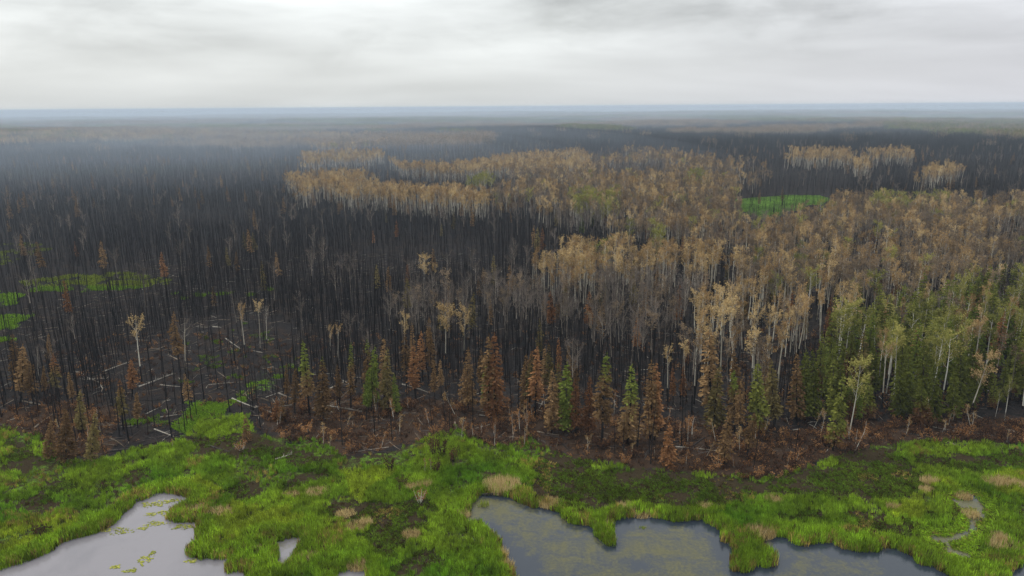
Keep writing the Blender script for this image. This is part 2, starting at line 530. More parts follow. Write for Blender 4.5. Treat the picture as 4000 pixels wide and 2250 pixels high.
MT['shrub_dark'] = leaf_mat('dark_scorched_shrub_leaves', [(0.030, 0.016, 0.011), (0.075, 0.038, 0.022), (0.15, 0.080, 0.042)], 0.3)
MT['reed_tan'] = leaf_mat('dry_tan_reeds', [(0.24, 0.17, 0.065), (0.48, 0.36, 0.155), (0.66, 0.53, 0.27)], 0.4, spread=0.25)
MT['sedge_pale'] = leaf_mat('green_sedge_blades', [(0.09, 0.13, 0.012), (0.18, 0.24, 0.022), (0.30, 0.34, 0.05)], 0.4, spread=0.25)


def grass_mat():
    m, N, L = mat('marsh_grass_blades')
    out = N.new('ShaderNodeOutputMaterial')
    c = attr(N, 'col', 'INSTANCER').outputs['Color']
    t = attr(N, 'tint').outputs['Fac']
    h = attr(N, 'hgt').outputs['Fac']
    k = math_node(N, L, 'ADD', 0.55, math_node(N, L, 'MULTIPLY', t, 0.9))
    sc = N.new('ShaderNodeVectorMath')
    sc.operation = 'SCALE'
    L.new(c, sc.inputs[0])
    L.new(k, sc.inputs['Scale'])
    d = N.new('ShaderNodeBsdfDiffuse')
    tr = N.new('ShaderNodeBsdfTranslucent')
    L.new(sc.outputs[0], d.inputs[0])
    L.new(sc.outputs[0], tr.inputs[0])
    ms = N.new('ShaderNodeMixShader')
    ms.inputs[0].default_value = 0.42
    L.new(d.outputs[0], ms.inputs[1])
    L.new(tr.outputs[0], ms.inputs[2])
    L.new(ms.outputs[0], out.inputs[0])
    return m


MT['grass'] = grass_mat()


def ground_mat():
    m, N, L = mat('burnt_and_marsh_ground')
    out = N.new('ShaderNodeOutputMaterial')
    tc = N.new('ShaderNodeTexCoord')

    def noise(s, d=5, r=0.6, dist=0.0):
        n = N.new('ShaderNodeTexNoise')
        n.inputs['Scale'].default_value = s
        n.inputs['Detail'].default_value = d
        n.inputs['Roughness'].default_value = r
        n.inputs['Distortion'].default_value = dist
        L.new(tc.outputs['Object'], n.inputs['Vector'])
        return n.outputs[0]

    def thr(v, a, w):
        return math_node(N, L, 'DIVIDE', math_node(N, L, 'SUBTRACT', v, a), w, clamp=True)
    n1, n2, n3, n4 = noise(0.9), noise(0.22, 6), noise(3.5, 4), noise(0.05, 4)
    c = mixc(N, L, thr(n3, 0.35, 0.4), (0.009, 0.009, 0.010), (0.030, 0.027, 0.026))
    ash = math_node(N, L, 'MULTIPLY', thr(n1, 0.56, 0.16), thr(n2, 0.45, 0.2))
    c = mixc(N, L, math_node(N, L, 'MULTIPLY', ash, 0.45), c, (0.085, 0.08, 0.08))
    c = mixc(N, L, thr(math_node(N, L, 'ADD', n2, math_node(N, L, 'MULTIPLY', n3, 0.3)), 0.62, 0.2), c, (0.030, 0.023, 0.019))
    b = attr(N, 'brown').outputs['Fac']
    lit = mixc(N, L, n3, (0.012, 0.009, 0.008), (0.068, 0.043, 0.028))
    bk = math_node(N, L, 'ADD', math_node(N, L, 'MULTIPLY', b, 0.9), math_node(N, L, 'MULTIPLY', math_node(N, L, 'SUBTRACT', n1, 0.5), 1.6))
    c = mixc(N, L, thr(bk, 0.35, 0.4), c, lit)
    s = attr(N, 'soil').outputs['Fac']
    mud = mixc(N, L, n3, (0.010, 0.008, 0.005), (0.050, 0.038, 0.022))
    c = mixc(N, L, s, c, mud)
    g = attr(N, 'green').outputs['Fac']
    gk = math_node(N, L, 'ADD', g, math_node(N, L, 'MULTIPLY', math_node(N, L, 'SUBTRACT', n1, 0.5), 1.3))
    gk = math_node(N, L, 'ADD', gk, math_node(N, L, 'MULTIPLY', math_node(N, L, 'SUBTRACT', n3, 0.5), 0.9))
    gr = mixc(N, L, n2, (0.055, 0.125, 0.014), (0.125, 0.215, 0.028))
    c = mixc(N, L, thr(gk, 0.45, 0.35), c, gr)
    # far country: stands of other trees too far off to tell apart
    f = attr(N, 'far').outputs['Fac']
    fc = mixc(N, L, thr(noise(0.0016, 5), 0.45, 0.15), (0.020, 0.021, 0.021), (0.055, 0.052, 0.036))
    c = mixc(N, L, f, c, fc)
    bs = N.new('ShaderNodeBsdfDiffuse')
    L.new(c, bs.inputs['Color'])
    bp = N.new('ShaderNodeBump')
    bp.inputs['Strength'].default_value = 0.9
    bp.inputs['Distance'].default_value = 0.3
    L.new(math_node(N, L, 'ADD', n1, n3), bp.inputs['Height'])
    L.new(bp.outputs[0], bs.inputs['Normal'])
    L.new(bs.outputs[0], out.inputs[0])
    return m


MT['ground'] = ground_mat()


def water_mat():
    m, N, L = mat('pond_water')
    out = N.new('ShaderNodeOutputMaterial')
    tc = N.new('ShaderNodeTexCoord')

    def noise(s, d=5, r=0.6, dist=0.0):
        n = N.new('ShaderNodeTexNoise')
        n.inputs['Scale'].default_value = s
        n.inputs['Detail'].default_value = d
        n.inputs['Roughness'].default_value = r
        n.inputs['Distortion'].default_value = dist
        L.new(tc.outputs['Object'], n.inputs['Vector'])
        return n.outputs[0]
    a = attr(N, 'algae').outputs['Fac']
    si = attr(N, 'silt_and_sheen').outputs['Fac']
    n1, n2, n3 = noise(0.35, 6, 0.65, 0.6), noise(2.2, 5, 0.7, 0.4), noise(9.0, 3, 0.6)
    k = math_node(N, L, 'ADD', a, math_node(N, L, 'MULTIPLY', math_node(N, L, 'SUBTRACT', n1, 0.5), 1.5))
    k = math_node(N, L, 'ADD', k, math_node(N, L, 'MULTIPLY', math_node(N, L, 'SUBTRACT', n2, 0.5), 0.9))
    mk = math_node(N, L, 'MULTIPLY', math_node(N, L, 'SUBTRACT', k, 0.38), 2.2, clamp=True)
    si = math_node(N, L, 'MULTIPLY', si, math_node(N, L, 'ADD', 0.55, math_node(N, L, 'MULTIPLY', noise(0.09, 4, 0.6, 0.5), 0.9)))  # noise in the pale colour stands in for cloud reflections
    body = mixc(N, L, si, (0.018, 0.024, 0.034), (0.145, 0.136, 0.148))  # pale end: milky water, with sky reflection painted into its colour
    alg = mixc(N, L, n2, (0.036, 0.038, 0.017), (0.120, 0.110, 0.050))
    lime = math_node(N, L, 'MULTIPLY', math_node(N, L, 'SUBTRACT', a, 0.95), 6.0, clamp=True)
    alg = mixc(N, L, lime, alg, (0.34, 0.35, 0.12))
    wb = N.new('ShaderNodeBsdfPrincipled')
    L.new(mixc(N, L, math_node(N, L, 'MULTIPLY', mk, 0.85), body, alg), wb.inputs['Base Color'])
    L.new(math_node(N, L, 'ADD', 0.03, math_node(N, L, 'MULTIPLY', mk, 0.10)), wb.inputs['Roughness'])
    wb.inputs['IOR'].default_value = 1.36
    L.new(math_node(N, L, 'SUBTRACT', 0.5, math_node(N, L, 'MULTIPLY', mk, 0.3)), wb.inputs['Specular IOR Level'])
    bp = N.new('ShaderNodeBump')
    bp.inputs['Strength'].default_value = 0.25
    bp.inputs['Distance'].default_value = 0.02
    L.new(n3, bp.inputs['Height'])
    L.new(bp.outputs[0], wb.inputs['Normal'])
    L.new(wb.outputs[0], out.inputs[0])
    return m


MT['water'] = water_mat()
MT['algae'] = leaf_mat('floating_algae', [(0.09, 0.10, 0.018), (0.17, 0.18, 0.032), (0.27, 0.26, 0.065)], 0.0, spread=0.3)


# ------------------------------------------------------------------ mesh helpers
class MB:
    def __init__(self):
        self.v, self.f, self.t, self.h, self.m = [], [], [], [], []

    def face(self, pts, tint=0.5, hgt=0.0, mi=0):
        n = len(self.v)
        self.v.extend(pts)
        self.f.append(tuple(range(n, n + len(pts))))
        self.t.append(tint)
        self.h.append(hgt)
        self.m.append(mi)

    def tube(self, pts, rad, n=5, H=1.0, tint=0.5, cap=True):
        base = len(self.v)
        P = [Vector(p) for p in pts]
        for i, p in enumerate(P):
            d = (P[min(i + 1, len(P) - 1)] - P[max(i - 1, 0)]).normalized()
            a = d.cross(Vector((0, 1, 0.13))).normalized()
            b = d.cross(a)
            for k in range(n):
                w = 2 * math.pi * k / n
                q = p + a * (math.cos(w) * rad[i]) + b * (math.sin(w) * rad[i])
                self.v.append((q.x, q.y, q.z))
        for i in range(len(P) - 1):
            for k in range(n):
                k2 = (k + 1) % n
                self.f.append((base + i * n + k, base + i * n + k2, base + (i + 1) * n + k2, base + (i + 1) * n + k))
                self.t.append(tint)
                self.h.append(0.5 * (P[i].z + P[i + 1].z) / H)
                self.m.append(0)
        if cap:
            for i in (0, len(P) - 1):
                self.f.append(tuple(base + i * n + k for k in range(n)))
                self.t.append(tint)
                self.h.append(P[i].z / H)
                self.m.append(0)

    def kite(self, c, d, side, ln, wd, tint, hgt):
        """a leaf-shaped face from c along d"""
        a = c
        m = c + d * (ln * 0.55)
        e = c + d * ln
        s = side * (wd * 0.5)
        l, r = m + s, m - s
        self.face([tuple(a), tuple(l), tuple(e), tuple(r)], tint, hgt)

    def sliver(self, a, b, w, tint, hgt):
        d = b - a
        s = d.cross(Vector((random.uniform(-1, 1), random.uniform(-1, 1), random.uniform(-1, 1)))).normalized() * (w * 0.5)
        self.face([tuple(a - s), tuple(a + s), tuple(b)], tint, hgt)

    def add(self, o, mi):
        n = len(self.v)
        self.v += o.v
        self.f += [tuple(i + n for i in f) for f in o.f]
        self.t += o.t
        self.h += o.h
        self.m += [mi] * len(o.f)

    def mesh(self, name, mats):
        me = bpy.data.meshes.new(name)
        me.from_pydata(self.v, [], self.f)
        at = me.attributes.new('tint', 'FLOAT', 'FACE')
        at.data.foreach_set('value', self.t)
        at = me.attributes.new('hgt', 'FLOAT', 'FACE')
        at.data.foreach_set('value', self.h)
        for m in mats:
            me.materials.append(m)
        if len(mats) > 1:
            me.polygons.foreach_set('material_index', self.m)
        return me


def rv():
    while True:
        v = Vector((random.uniform(-1, 1), random.uniform(-1, 1), random.uniform(-1, 1)))
        if 0.05 < v.length < 1:
            return v.normalized()


U = random.uniform


def spruce(h, r, cb, nwh, drop=0.0, clump=0.0, lod=1.0):
    tr, cr = MB(), MB()
    bx, by = U(-.25, .25), U(-.25, .25)
    ax = lambda z: Vector((bx * math.sin(z / h * 2.2), by * math.sin(z / h * 2.2), z))
    r0 = 0.011 * h
    tr.tube([ax(h * t) for t in (0, .06, .3, .6, .85, 1.0)], [r0 * 1.35, r0, r0 * .8, r0 * .5, r0 * .25, 0.015], 6, h)
    for _ in range(14):
        z = h * U(0.05, max(cb, .15))
        a = U(0, 6.28)
        p = ax(z)
        tr.sliver(p, p + Vector((math.cos(a), math.sin(a), U(-.5, .1))) * U(.4, 1.1), 0.05, .4, z / h)
    lumps = [U(0.7, 1.25) for _ in range(12)]
    for k in range(nwh):
        t = (k + U(-.4, .4)) / nwh
        t = min(max(t, 0), 0.985)
        z = h * (cb + (1 - cb) * t)
        L0 = r * ((1 - t) ** 0.8 * 0.95 + 0.05) * min(1, 0.6 + 2.2 * t)
        nb = 7 if t < .7 else 5
        for b in range(nb):
            if U(0, 1) < drop:
                continue
            a = U(0, 6.283)
            lump = lumps[int((a / 6.283 * 4 + k * 0.21)) % 12]
            L = L0 * U(0.7, 1.15) * (1 + clump * (lump - 1) * 2)
            od = Vector((math.cos(a), math.sin(a), 0))
            sd = Vector((-od.y, od.x, 0))
            org = ax(z)
            rise = 0.12 if t > .6 else -0.05
            tb = U(0, 1)
            ns = max(2, int(7 * lod))
            for j in range(ns):
                s = (j + 0.6) / ns
                p = org + od * (L * s) + Vector((0, 0, L * (rise * s - 0.42 * s * s + 0.12 * s ** 3)))
                fan = U(-0.9, 0.9)
                d = (od * math.cos(fan) + sd * math.sin(fan) + Vector((0, 0, U(-.55, .05)))).normalized()
                side = d.cross(rv()).normalized()
                side = (side + d.cross(Vector((0, 0, 1))) * 0.7).normalized()
                ln = (0.26 * L + 0.26) * U(.8, 1.25) / lod ** .5
                cr.kite(p, d, side, ln, ln * U(.48, .70), 0.5 * tb + U(0, .5), z / h)
    for _ in range(7):
        p = ax(h * U(.93, 1.0))
        d = (Vector((U(-.35, .35), U(-.35, .35), 1))).normalized()
        cr.kite(p, d, d.cross(rv()).normalized(), 0.6, 0.13, U(.3, .9), 1.0)
    return tr, cr


def aspen(h, cw, cb, leaves, twigs, leafsize=0.24, forks=8, bend=0.5):
    tr, cr = MB(), MB()
    bx, by = U(-bend, bend), U(-bend, bend)
    ax = lambda t: Vector((bx * math.sin(t * 2.4), by * math.sin(t * 1.9), h * t))
    r0 = 0.0088 * h
    tr.tube([ax(t) for t in (0, .04, .25, .5, .72, .95)], [r0 * 1.4, r0, r0 * .85, r0 * .65, r0 * .4, .02], 6, h)
    ends = []
    for i in range(forks):
        t = cb + (0.9 - cb) * (i + U(0, .8)) / forks
        a = U(0, 6.283)
        p = ax(t)
        od = Vector((math.cos(a), math.sin(a), 0))
        L = cw * (0.55 + 0.5 * math.sin((t - cb) / (1 - cb) * 2.6)) * U(.7, 1.1)
        e = p + od * L * .62 + Vector((0, 0, h * U(.07, .15)))
        e.z = min(e.z, h * .97)
        mid = p + (e - p) * .5 + od * L * .12 + Vector((0, 0, -.15))
        rb = r0 * (0.42 - 0.25 * t)
        tr.tube([p, mid, e], [rb, rb * .6, .012], 4, h, cap=False)
        for s in (.45, .65, .85, 1.0):
            ends.append((p.lerp(e, s), od))
    ends.append((ax(.95), Vector((0, 0, 1))))
    ends.append((ax(.9), Vector((0, 0, 1))))
    tw = []
    for _ in range(twigs):
        p, od = random.choice(ends)
        d = (od * U(.1, .9) + Vector((0, 0, U(.35, 1.2))) + rv() * .6).normalized()
        q = p + d * U(.6, 1.5) * cw / 1.8
        cr.sliver(p, q, U(.03, .055), U(.2, .9), p.z / h)
        tw.append((p, q))
    for _ in range(leaves):
        p, q = random.choice(tw)
        c = p.lerp(q, U(.25, 1.1)) + rv() * 0.18
        d = rv()
        ln = leafsize * U(.7, 1.5)
        cr.kite(c, d, d.cross(rv()).normalized(), ln, ln * .75, U(0, 1), c.z / h)
    return tr, cr


def snag(h, branches, r0=None, wmax=0.8):
    tr, br = MB(), MB()
    bx, by = U(-.3, .3), U(-.3, .3)
    ax = lambda t: Vector((bx * t * t, by * t * t, h * t))
    r0 = r0 or 0.0082 * h
    tr.tube([ax(t) for t in (0, .05, .4, .75, 1)], [r0 * 1.4, r0, r0 * .75, r0 * .45, .02], 5, h)
    for _ in range(branches):
        t = 1 - U(0, .82) ** 1.2
        p = ax(t)
        a = U(0, 6.283)
        d = Vector((math.cos(a), math.sin(a), U(-.55, .25)))
        br.sliver(p, p + d * U(.25, wmax) * (1.25 - t * .8), U(.03, .06), U(0, 1), t)
    return tr, br


def shrub(h, stems, leaves, spread=0.8, ls=0.2):
    st, lf = MB(), MB()
    ends = []
    for _ in range(stems):
        a = U(0, 6.283)
        rr = U(0, .3)
        p = Vector((math.cos(a) * rr, math.sin(a) * rr, 0))
        e = p + Vector((math.cos(a) * spread * U(.3, 1), math.sin(a) * spread * U(.3, 1), h * U(.6, 1)))
        st.tube([p, p.lerp(e, .5) + rv() * .08, e], [.035, .025, .008], 3, h, U(.3, .9), cap=False)
        ends.append((p, e))
    for _ in range(leaves):
        p, e = random.choice(ends)
        c = p.lerp(e, U(.3, 1.05)) + rv() * .25 * spread
        c.z = max(c.z, .08)
        d = (rv() + Vector((0, 0, .5))).normalized()
        ln = ls * U(.7, 1.5)
        lf.kite(c, d, d.cross(rv()).normalized(), ln, ln * .7, U(0, 1), c.z / h)
    return st, lf


def tuft(n, rad, h, lean=0.35, w=0.05):
    m = MB()
    for _ in range(n):
        a = U(0, 6.283)
        rr = rad * math.sqrt(U(0, 1))
        p = Vector((math.cos(a) * rr, math.sin(a) * rr, -0.03))
        hh = h * U(.55, 1.15)
        b = U(0, 6.283)
        l = U(0, lean) * hh
        q = p + Vector((math.cos(b) * l * .35, math.sin(b) * l * .35, hh * .6))
        e = p + Vector((math.cos(b) * l, math.sin(b) * l, hh))
        s = Vector((-math.sin(b), math.cos(b), 0)) * (w * .5 * U(.7, 1.3))
        t = U(0, 1)
        m.face([tuple(p - s), tuple(p + s), tuple(q + s * .8), tuple(e), tuple(q - s * .8)], t, .5)
    return m


# ------------------------------------------------------------------ prototypes
def protos(n, fn):
    return [fn(i) for i in range(n)]


PROTO = {
    'spruce': [(spruce(15, U(1.5, 1.9), U(.10, .2), 34, .05, .25), 15) for _ in range(5)],
    'wide_spruce': [(spruce(15, U(2.1, 2.6), U(.06, .12), 36, .05, .25), 15) for _ in range(4)],
    'thin_spruce': [(spruce(15, U(.95, 1.2), U(.22, .36), 34, .12, .5), 15) for _ in range(5)],
    'ragged_spruce': [(spruce(15, U(1.3, 1.6), U(.3, .42), 30, .3, .7), 15) for _ in range(5)],
    'little_spruce': [(spruce(8, U(1.2, 1.6), U(.03, .08), 22, .05, .2), 8) for _ in range(3)],
    'aspen': [(aspen(16, U(1.3, 1.9), U(.55, .70), 330, 100, .23, 7), 16) for _ in range(6)],
    'bare_aspen': [(aspen(16, U(1.8, 2.5), U(.45, .6), 60, 240, .16), 16) for _ in range(6)],
    'full_aspen': [(aspen(16, U(2.0, 2.6), U(.45, .55), 950, 140, .26, 10), 16) for _ in range(4)],
    'snag': [(snag(13, random.randint(26, 50)), 13) for _ in range(8)],
    'shrub': [(shrub(1.6, 8, 190, .8, .15), 1.6) for _ in range(5)],
    'sapling': [(aspen(5, U(.55, .8), .3, 150, 40, .17, 6, .35), 5) for _ in range(4)],
}
_mesh_cache = {}


def part_meshes(kind, i, m1, m2):
    key = (kind, i, m1, m2)
    if key not in _mesh_cache:
        (a, b), h = PROTO[kind][i % len(PROTO[kind])]
        ka, kb = (kind, i % len(PROTO[kind]), m1, 'A'), (kind, i % len(PROTO[kind]), m2, 'B')
        if ka not in _mesh_cache:
            _mesh_cache[ka] = a.mesh(kind + '_stem', [MT[m1]])
        if kb not in _mesh_cache:
            _mesh_cache[kb] = b.mesh(kind + '_crown', [MT[m2]])
        _mesh_cache[key] = (_mesh_cache[ka], _mesh_cache[kb], h)
    return _mesh_cache[key]


def tag(o, label, cat, group=None, kind=None):
    if label:
        o['label'] = label
    if cat:
        o['category'] = cat
    if group:
        o['group'] = group
    if kind:
        o['kind'] = kind
    return o


def link(o, parent=None):
    COL.objects.link(o)
    if parent:
        o.parent = parent
    return o


def tree(name, kind, i, m1, m2, x, y, height, wide, label, cat, group=None, rz=None, lean=(0, 0), parts=('trunk', 'crown'), z=None):
    a, b, h = part_meshes(kind, i, m1, m2)
    e = bpy.data.objects.new(name, None)
    link(e)
    e.empty_display_size = 0.5
    if z is None:
        z = float(relief(np.array([x]), np.array([y]))[0])
    e.location = (x, y, z - 0.05)
    s = height / h
    e.scale = (s * wide, s * wide, s)
    rot = Matrix.Rotation(lean[0], 3, 'Y') @ Matrix.Rotation(lean[1], 3, 'X') @ Matrix.Rotation(U(0, 6.28) if rz is None else rz, 3, 'Z')
    e.rotation_euler = rot.to_euler()
    tag(e, label, cat, group)
    link(bpy.data.objects.new(parts[0], a), e)
    o2 = link(bpy.data.objects.new(parts[1], b), e)
    if parts[1] == 'branches':
        o2['kind'] = 'stuff'
    return e


# stuff: many plants as one object, laid out by geometry nodes
def scatter(name, pts, idx, rot, scl, meshes, label, cat, col=None):
    c = bpy.data.collections.new(name + '_kinds')
    for i, me in enumerate(meshes):
        c.objects.link(bpy.data.objects.new('%s_kind_%03d' % (name, i), me))
    me = bpy.data.meshes.new(name)
    n = len(pts)
    me.vertices.add(n)
    me.vertices.foreach_set('co', np.asarray(pts, np.float32).ravel())
    at = me.attributes.new('kind_index', 'INT', 'POINT')
    at.data.foreach_set('value', np.asarray(idx, np.int32))
    at = me.attributes.new('turn', 'FLOAT_VECTOR', 'POINT')
    at.data.foreach_set('vector', np.asarray(rot, np.float32).ravel())
    at = me.attributes.new('size', 'FLOAT_VECTOR', 'POINT')
    at.data.foreach_set('vector', np.asarray(scl, np.float32).ravel())
    if col is not None:
        at = me.attributes.new('col', 'FLOAT_COLOR', 'POINT')
        c4 = np.ones((n, 4), np.float32)
        c4[:, :3] = col
        at.data.foreach_set('color', c4.ravel())
    o = bpy.data.objects.new(name, me)
    link(o)
    ng = bpy.data.node_groups.new(name + '_layout', 'GeometryNodeTree')
    ng.interface.new_socket('Geometry', in_out='INPUT', socket_type='NodeSocketGeometry')
    ng.interface.new_socket('Geometry', in_out='OUTPUT', socket_type='NodeSocketGeometry')
    N, L = ng.nodes, ng.links
    gi, go = N.new('NodeGroupInput'), N.new('NodeGroupOutput')
    ci = N.new('GeometryNodeCollectionInfo')
    ci.inputs['Collection'].default_value = c
    ci.inputs['Separate Children'].default_value = True
    ci.inputs['Reset Children'].default_value = True
    io = N.new('GeometryNodeInstanceOnPoints')
    L.new(gi.outputs[0], io.inputs['Points'])
    L.new(ci.outputs[0], io.inputs['Instance'])
    io.inputs['Pick Instance'].default_value = True

    def na(nm, t):
        k = N.new('GeometryNodeInputNamedAttribute')
        k.data_type = t
        k.inputs['Name'].default_value = nm
        return k.outputs['Attribute']
    L.new(na('kind_index', 'INT'), io.inputs['Instance Index'])
    er = N.new('FunctionNodeEulerToRotation')
    L.new(na('turn', 'FLOAT_VECTOR'), er.inputs[0])
    L.new(er.outputs[0], io.inputs['Rotation'])
    L.new(na('size', 'FLOAT_VECTOR'), io.inputs['Scale'])
    L.new(io.outputs[0], go.inputs[0])
    md = o.modifiers.new('layout', 'NODES')
    md.node_group = ng
    tag(o, label, cat, kind='stuff')
    return o


# ------------------------------------------------------------------ ground sheet and water
def axis(fine0, fine1, step, lo, hi, grow):
    a = list(np.arange(fine0, fine1 + 1e-6, step))
    s = step
    while a[-1] < hi:
        s *= grow
        a.append(a[-1] + s)
    s = step
    while a[0] > lo:
        s *= grow
        a.insert(0, a[0] - s)
    return np.array(a)


def grid_mesh(name, X, Y, Z, mats):
    nx, ny = X.shape[1], X.shape[0]
    me = bpy.data.meshes.new(name)
    me.vertices.add(nx * ny)
    me.vertices.foreach_set('co', np.stack([X, Y, Z], -1).astype(np.float32).ravel())
    i = np.arange((ny - 1) * (nx - 1))
    r, c = i // (nx - 1), i % (nx - 1)
    q = np.stack([r * nx + c, r * nx + c + 1, (r + 1) * nx + c + 1, (r + 1) * nx + c], -1)
    me.loops.add(q.size)
    me.polygons.add(len(q))
    me.loops.foreach_set('vertex_index', q.ravel().astype(np.int32))
    me.polygons.foreach_set('loop_start', (np.arange(len(q)) * 4).astype(np.int32))
    me.polygons.foreach_set('use_smooth', np.ones(len(q), bool))
    me.update(calc_edges=True)
    for m in mats:
        me.materials.append(m)
    return me


def fset(me, name, vals):
    at = me.attributes.new(name, 'FLOAT', 'POINT')
    at.data.foreach_set('value', np.asarray(vals, np.float32).ravel())


def vigour(x, y):
    """0..1: how green the ground is outside the marsh"""
    wx, wy = wob(x, y, 7, 3.2, 31)
    w2x, w2y = wob(x, y, 2.0, 1.2, 33)
    wx, wy = wx + w2x, wy + w2y
    g = np.zeros(np.shape(x))
    for p, d in GREEN_PATCH:
        g = np.maximum(g, d * inside(x + wx, y + wy, p))
    return g


def build_ground():
    xs = axis(-105, 105, 0.62, -26000, 26000, 1.055)
    ys = axis(70, 165, 0.62, -3000, 34000, 1.03)
    X, Y = np.meshgrid(xs, ys)
    x, y = X.ravel(), Y.ravel()
    z = relief(x, y)
    wx, wy = wob(x, y, 1.7, 0.35, 21)
    sd = pond_sd(x + wx, y + wy)
    z = z + (fbm(x, y, 3.0, 8, 2) - .5) * 0.25 * ss(0.3, 2, sd) * (1 - ss(200, 400, np.hypot(x, y)))
    z = np.where(sd < 1.2, z * ss(-0.2, 1.2, sd) - 0.75 * (1 - ss(-1.0, 0.25, sd)), z)
    me = grid_mesh('ground', X, Y, z.reshape(X.shape), [MT['ground']])
    ms = inside(x, y, MARSH)
    dk = in_any(x + patch_wob(x, y)[0], y + patch_wob(x, y)[1], DARK_MARSH)
    g = vigour(x, y)
    g = np.where(ms, np.where(dk, 0.20, 0.5), g * 0.5)
    b = in_any(x + wx * 4, y + wy * 4, BROWN).astype(float)
    fset(me, 'green', g)
    fset(me, 'brown', b)
    fset(me, 'soil', ms.astype(float))
    fset(me, 'far', ss(2600, 5200, np.hypot(x, y)))
    o = link(bpy.data.objects.new('ground', me))
    tag(o, 'burnt black forest floor and green marsh ground reaching the horizon', 'ground', kind='structure')


ALGAE = [(G(p, 0), a) for p, a in [
    ([(1861, 1940), (2030, 1945), (2120, 1985), (2220, 2010), (2330, 2065), (2380, 2140), (2480, 2100), (2460, 2200), (2560, 2260), (2160, 2400), (2100, 2230), (2020, 2080), (1930, 2060), (1800, 2030)], 0.62),
    ([(1850, 1938), (1990, 1940), (2020, 1990), (1900, 2010), (1850, 2060), (1800, 2040), (1800, 2010)], 0.85),
    ([(2390, 2150), (2450, 2060), (2700, 2050), (2800, 2090), (2850, 2250), (2800, 2400), (2500, 2400), (2520, 2200)], 0.66),
    ([(2990, 2105), (3040, 2105), (3010, 2150)], 0.8), ([(3030, 2180), (3150, 2150), (3420, 2190), (3500, 2260), (3400, 2400), (3000, 2400)], 0.55),
    ([(3430, 2128), (3490, 2140), (3450, 2156)], 0.95),
    ([(1020, 2095), (1220, 2060), (1140, 2230), (1070, 2230)], 0.45),
    ([(3640, 2090), (3850, 1930), (3850, 2190), (3680, 2190)], 0.85), ([(3715, 1945), (3790, 1940), (3790, 1990), (3730, 1990)], 0.98),
    ([(560, 1930), (740, 1930), (760, 1960), (670, 2040), (600, 2010)], 0.40)]]


def build_water():
    xs = np.arange(-120, 121, 0.6)
    ys = np.arange(66, 118, 0.6)
    X, Y = np.meshgrid(xs, ys)
    x, y = X.ravel(), Y.ravel()
    me = grid_mesh('pond_water', X, Y, 0 * X, [MT['water']])
    wx, wy = wob(x, y, 4, 1.3, 61)
    a = np.full(x.shape, 0.10)
    for p, v in ALGAE:
        a = np.where(inside(x + wx, y + wy, p), v, a)
    # soften the outlines of the mats
    A = a.reshape(X.shape)
    for _ in range(3):
        A = (A + np.roll(A, 1, 0) + np.roll(A, -1, 0) + np.roll(A, 1, 1) + np.roll(A, -1, 1)) / 5
    fset(me, 'algae', A)
    fset(me, 'silt_and_sheen', 1 - ss(-24, -8, x))  # left pond paler: turbid water plus painted sky reflection
    o = link(bpy.data.objects.new('pond_water', me))
    tag(o, 'still grey pond water with drifting algae among the sedges', 'water', kind='structure')


build_ground()
build_water()


# ------------------------------------------------------------------ heroes: single trees surveyed from top and foot
def survey(top, foot):
    p = ground(np.array([foot[0]]), np.array([foot[1]]), 0.25)[0]
    d = rays(np.array([top[0]]), np.array([top[1]]))[0]
    t = p[1] / d[1]
    q = d * t + np.array([0, 0, CAM_H])
    h = q[2] - 0.25
    return p[0], p[1], max(h, 1.0), math.atan2(q[0] - p[0], h)


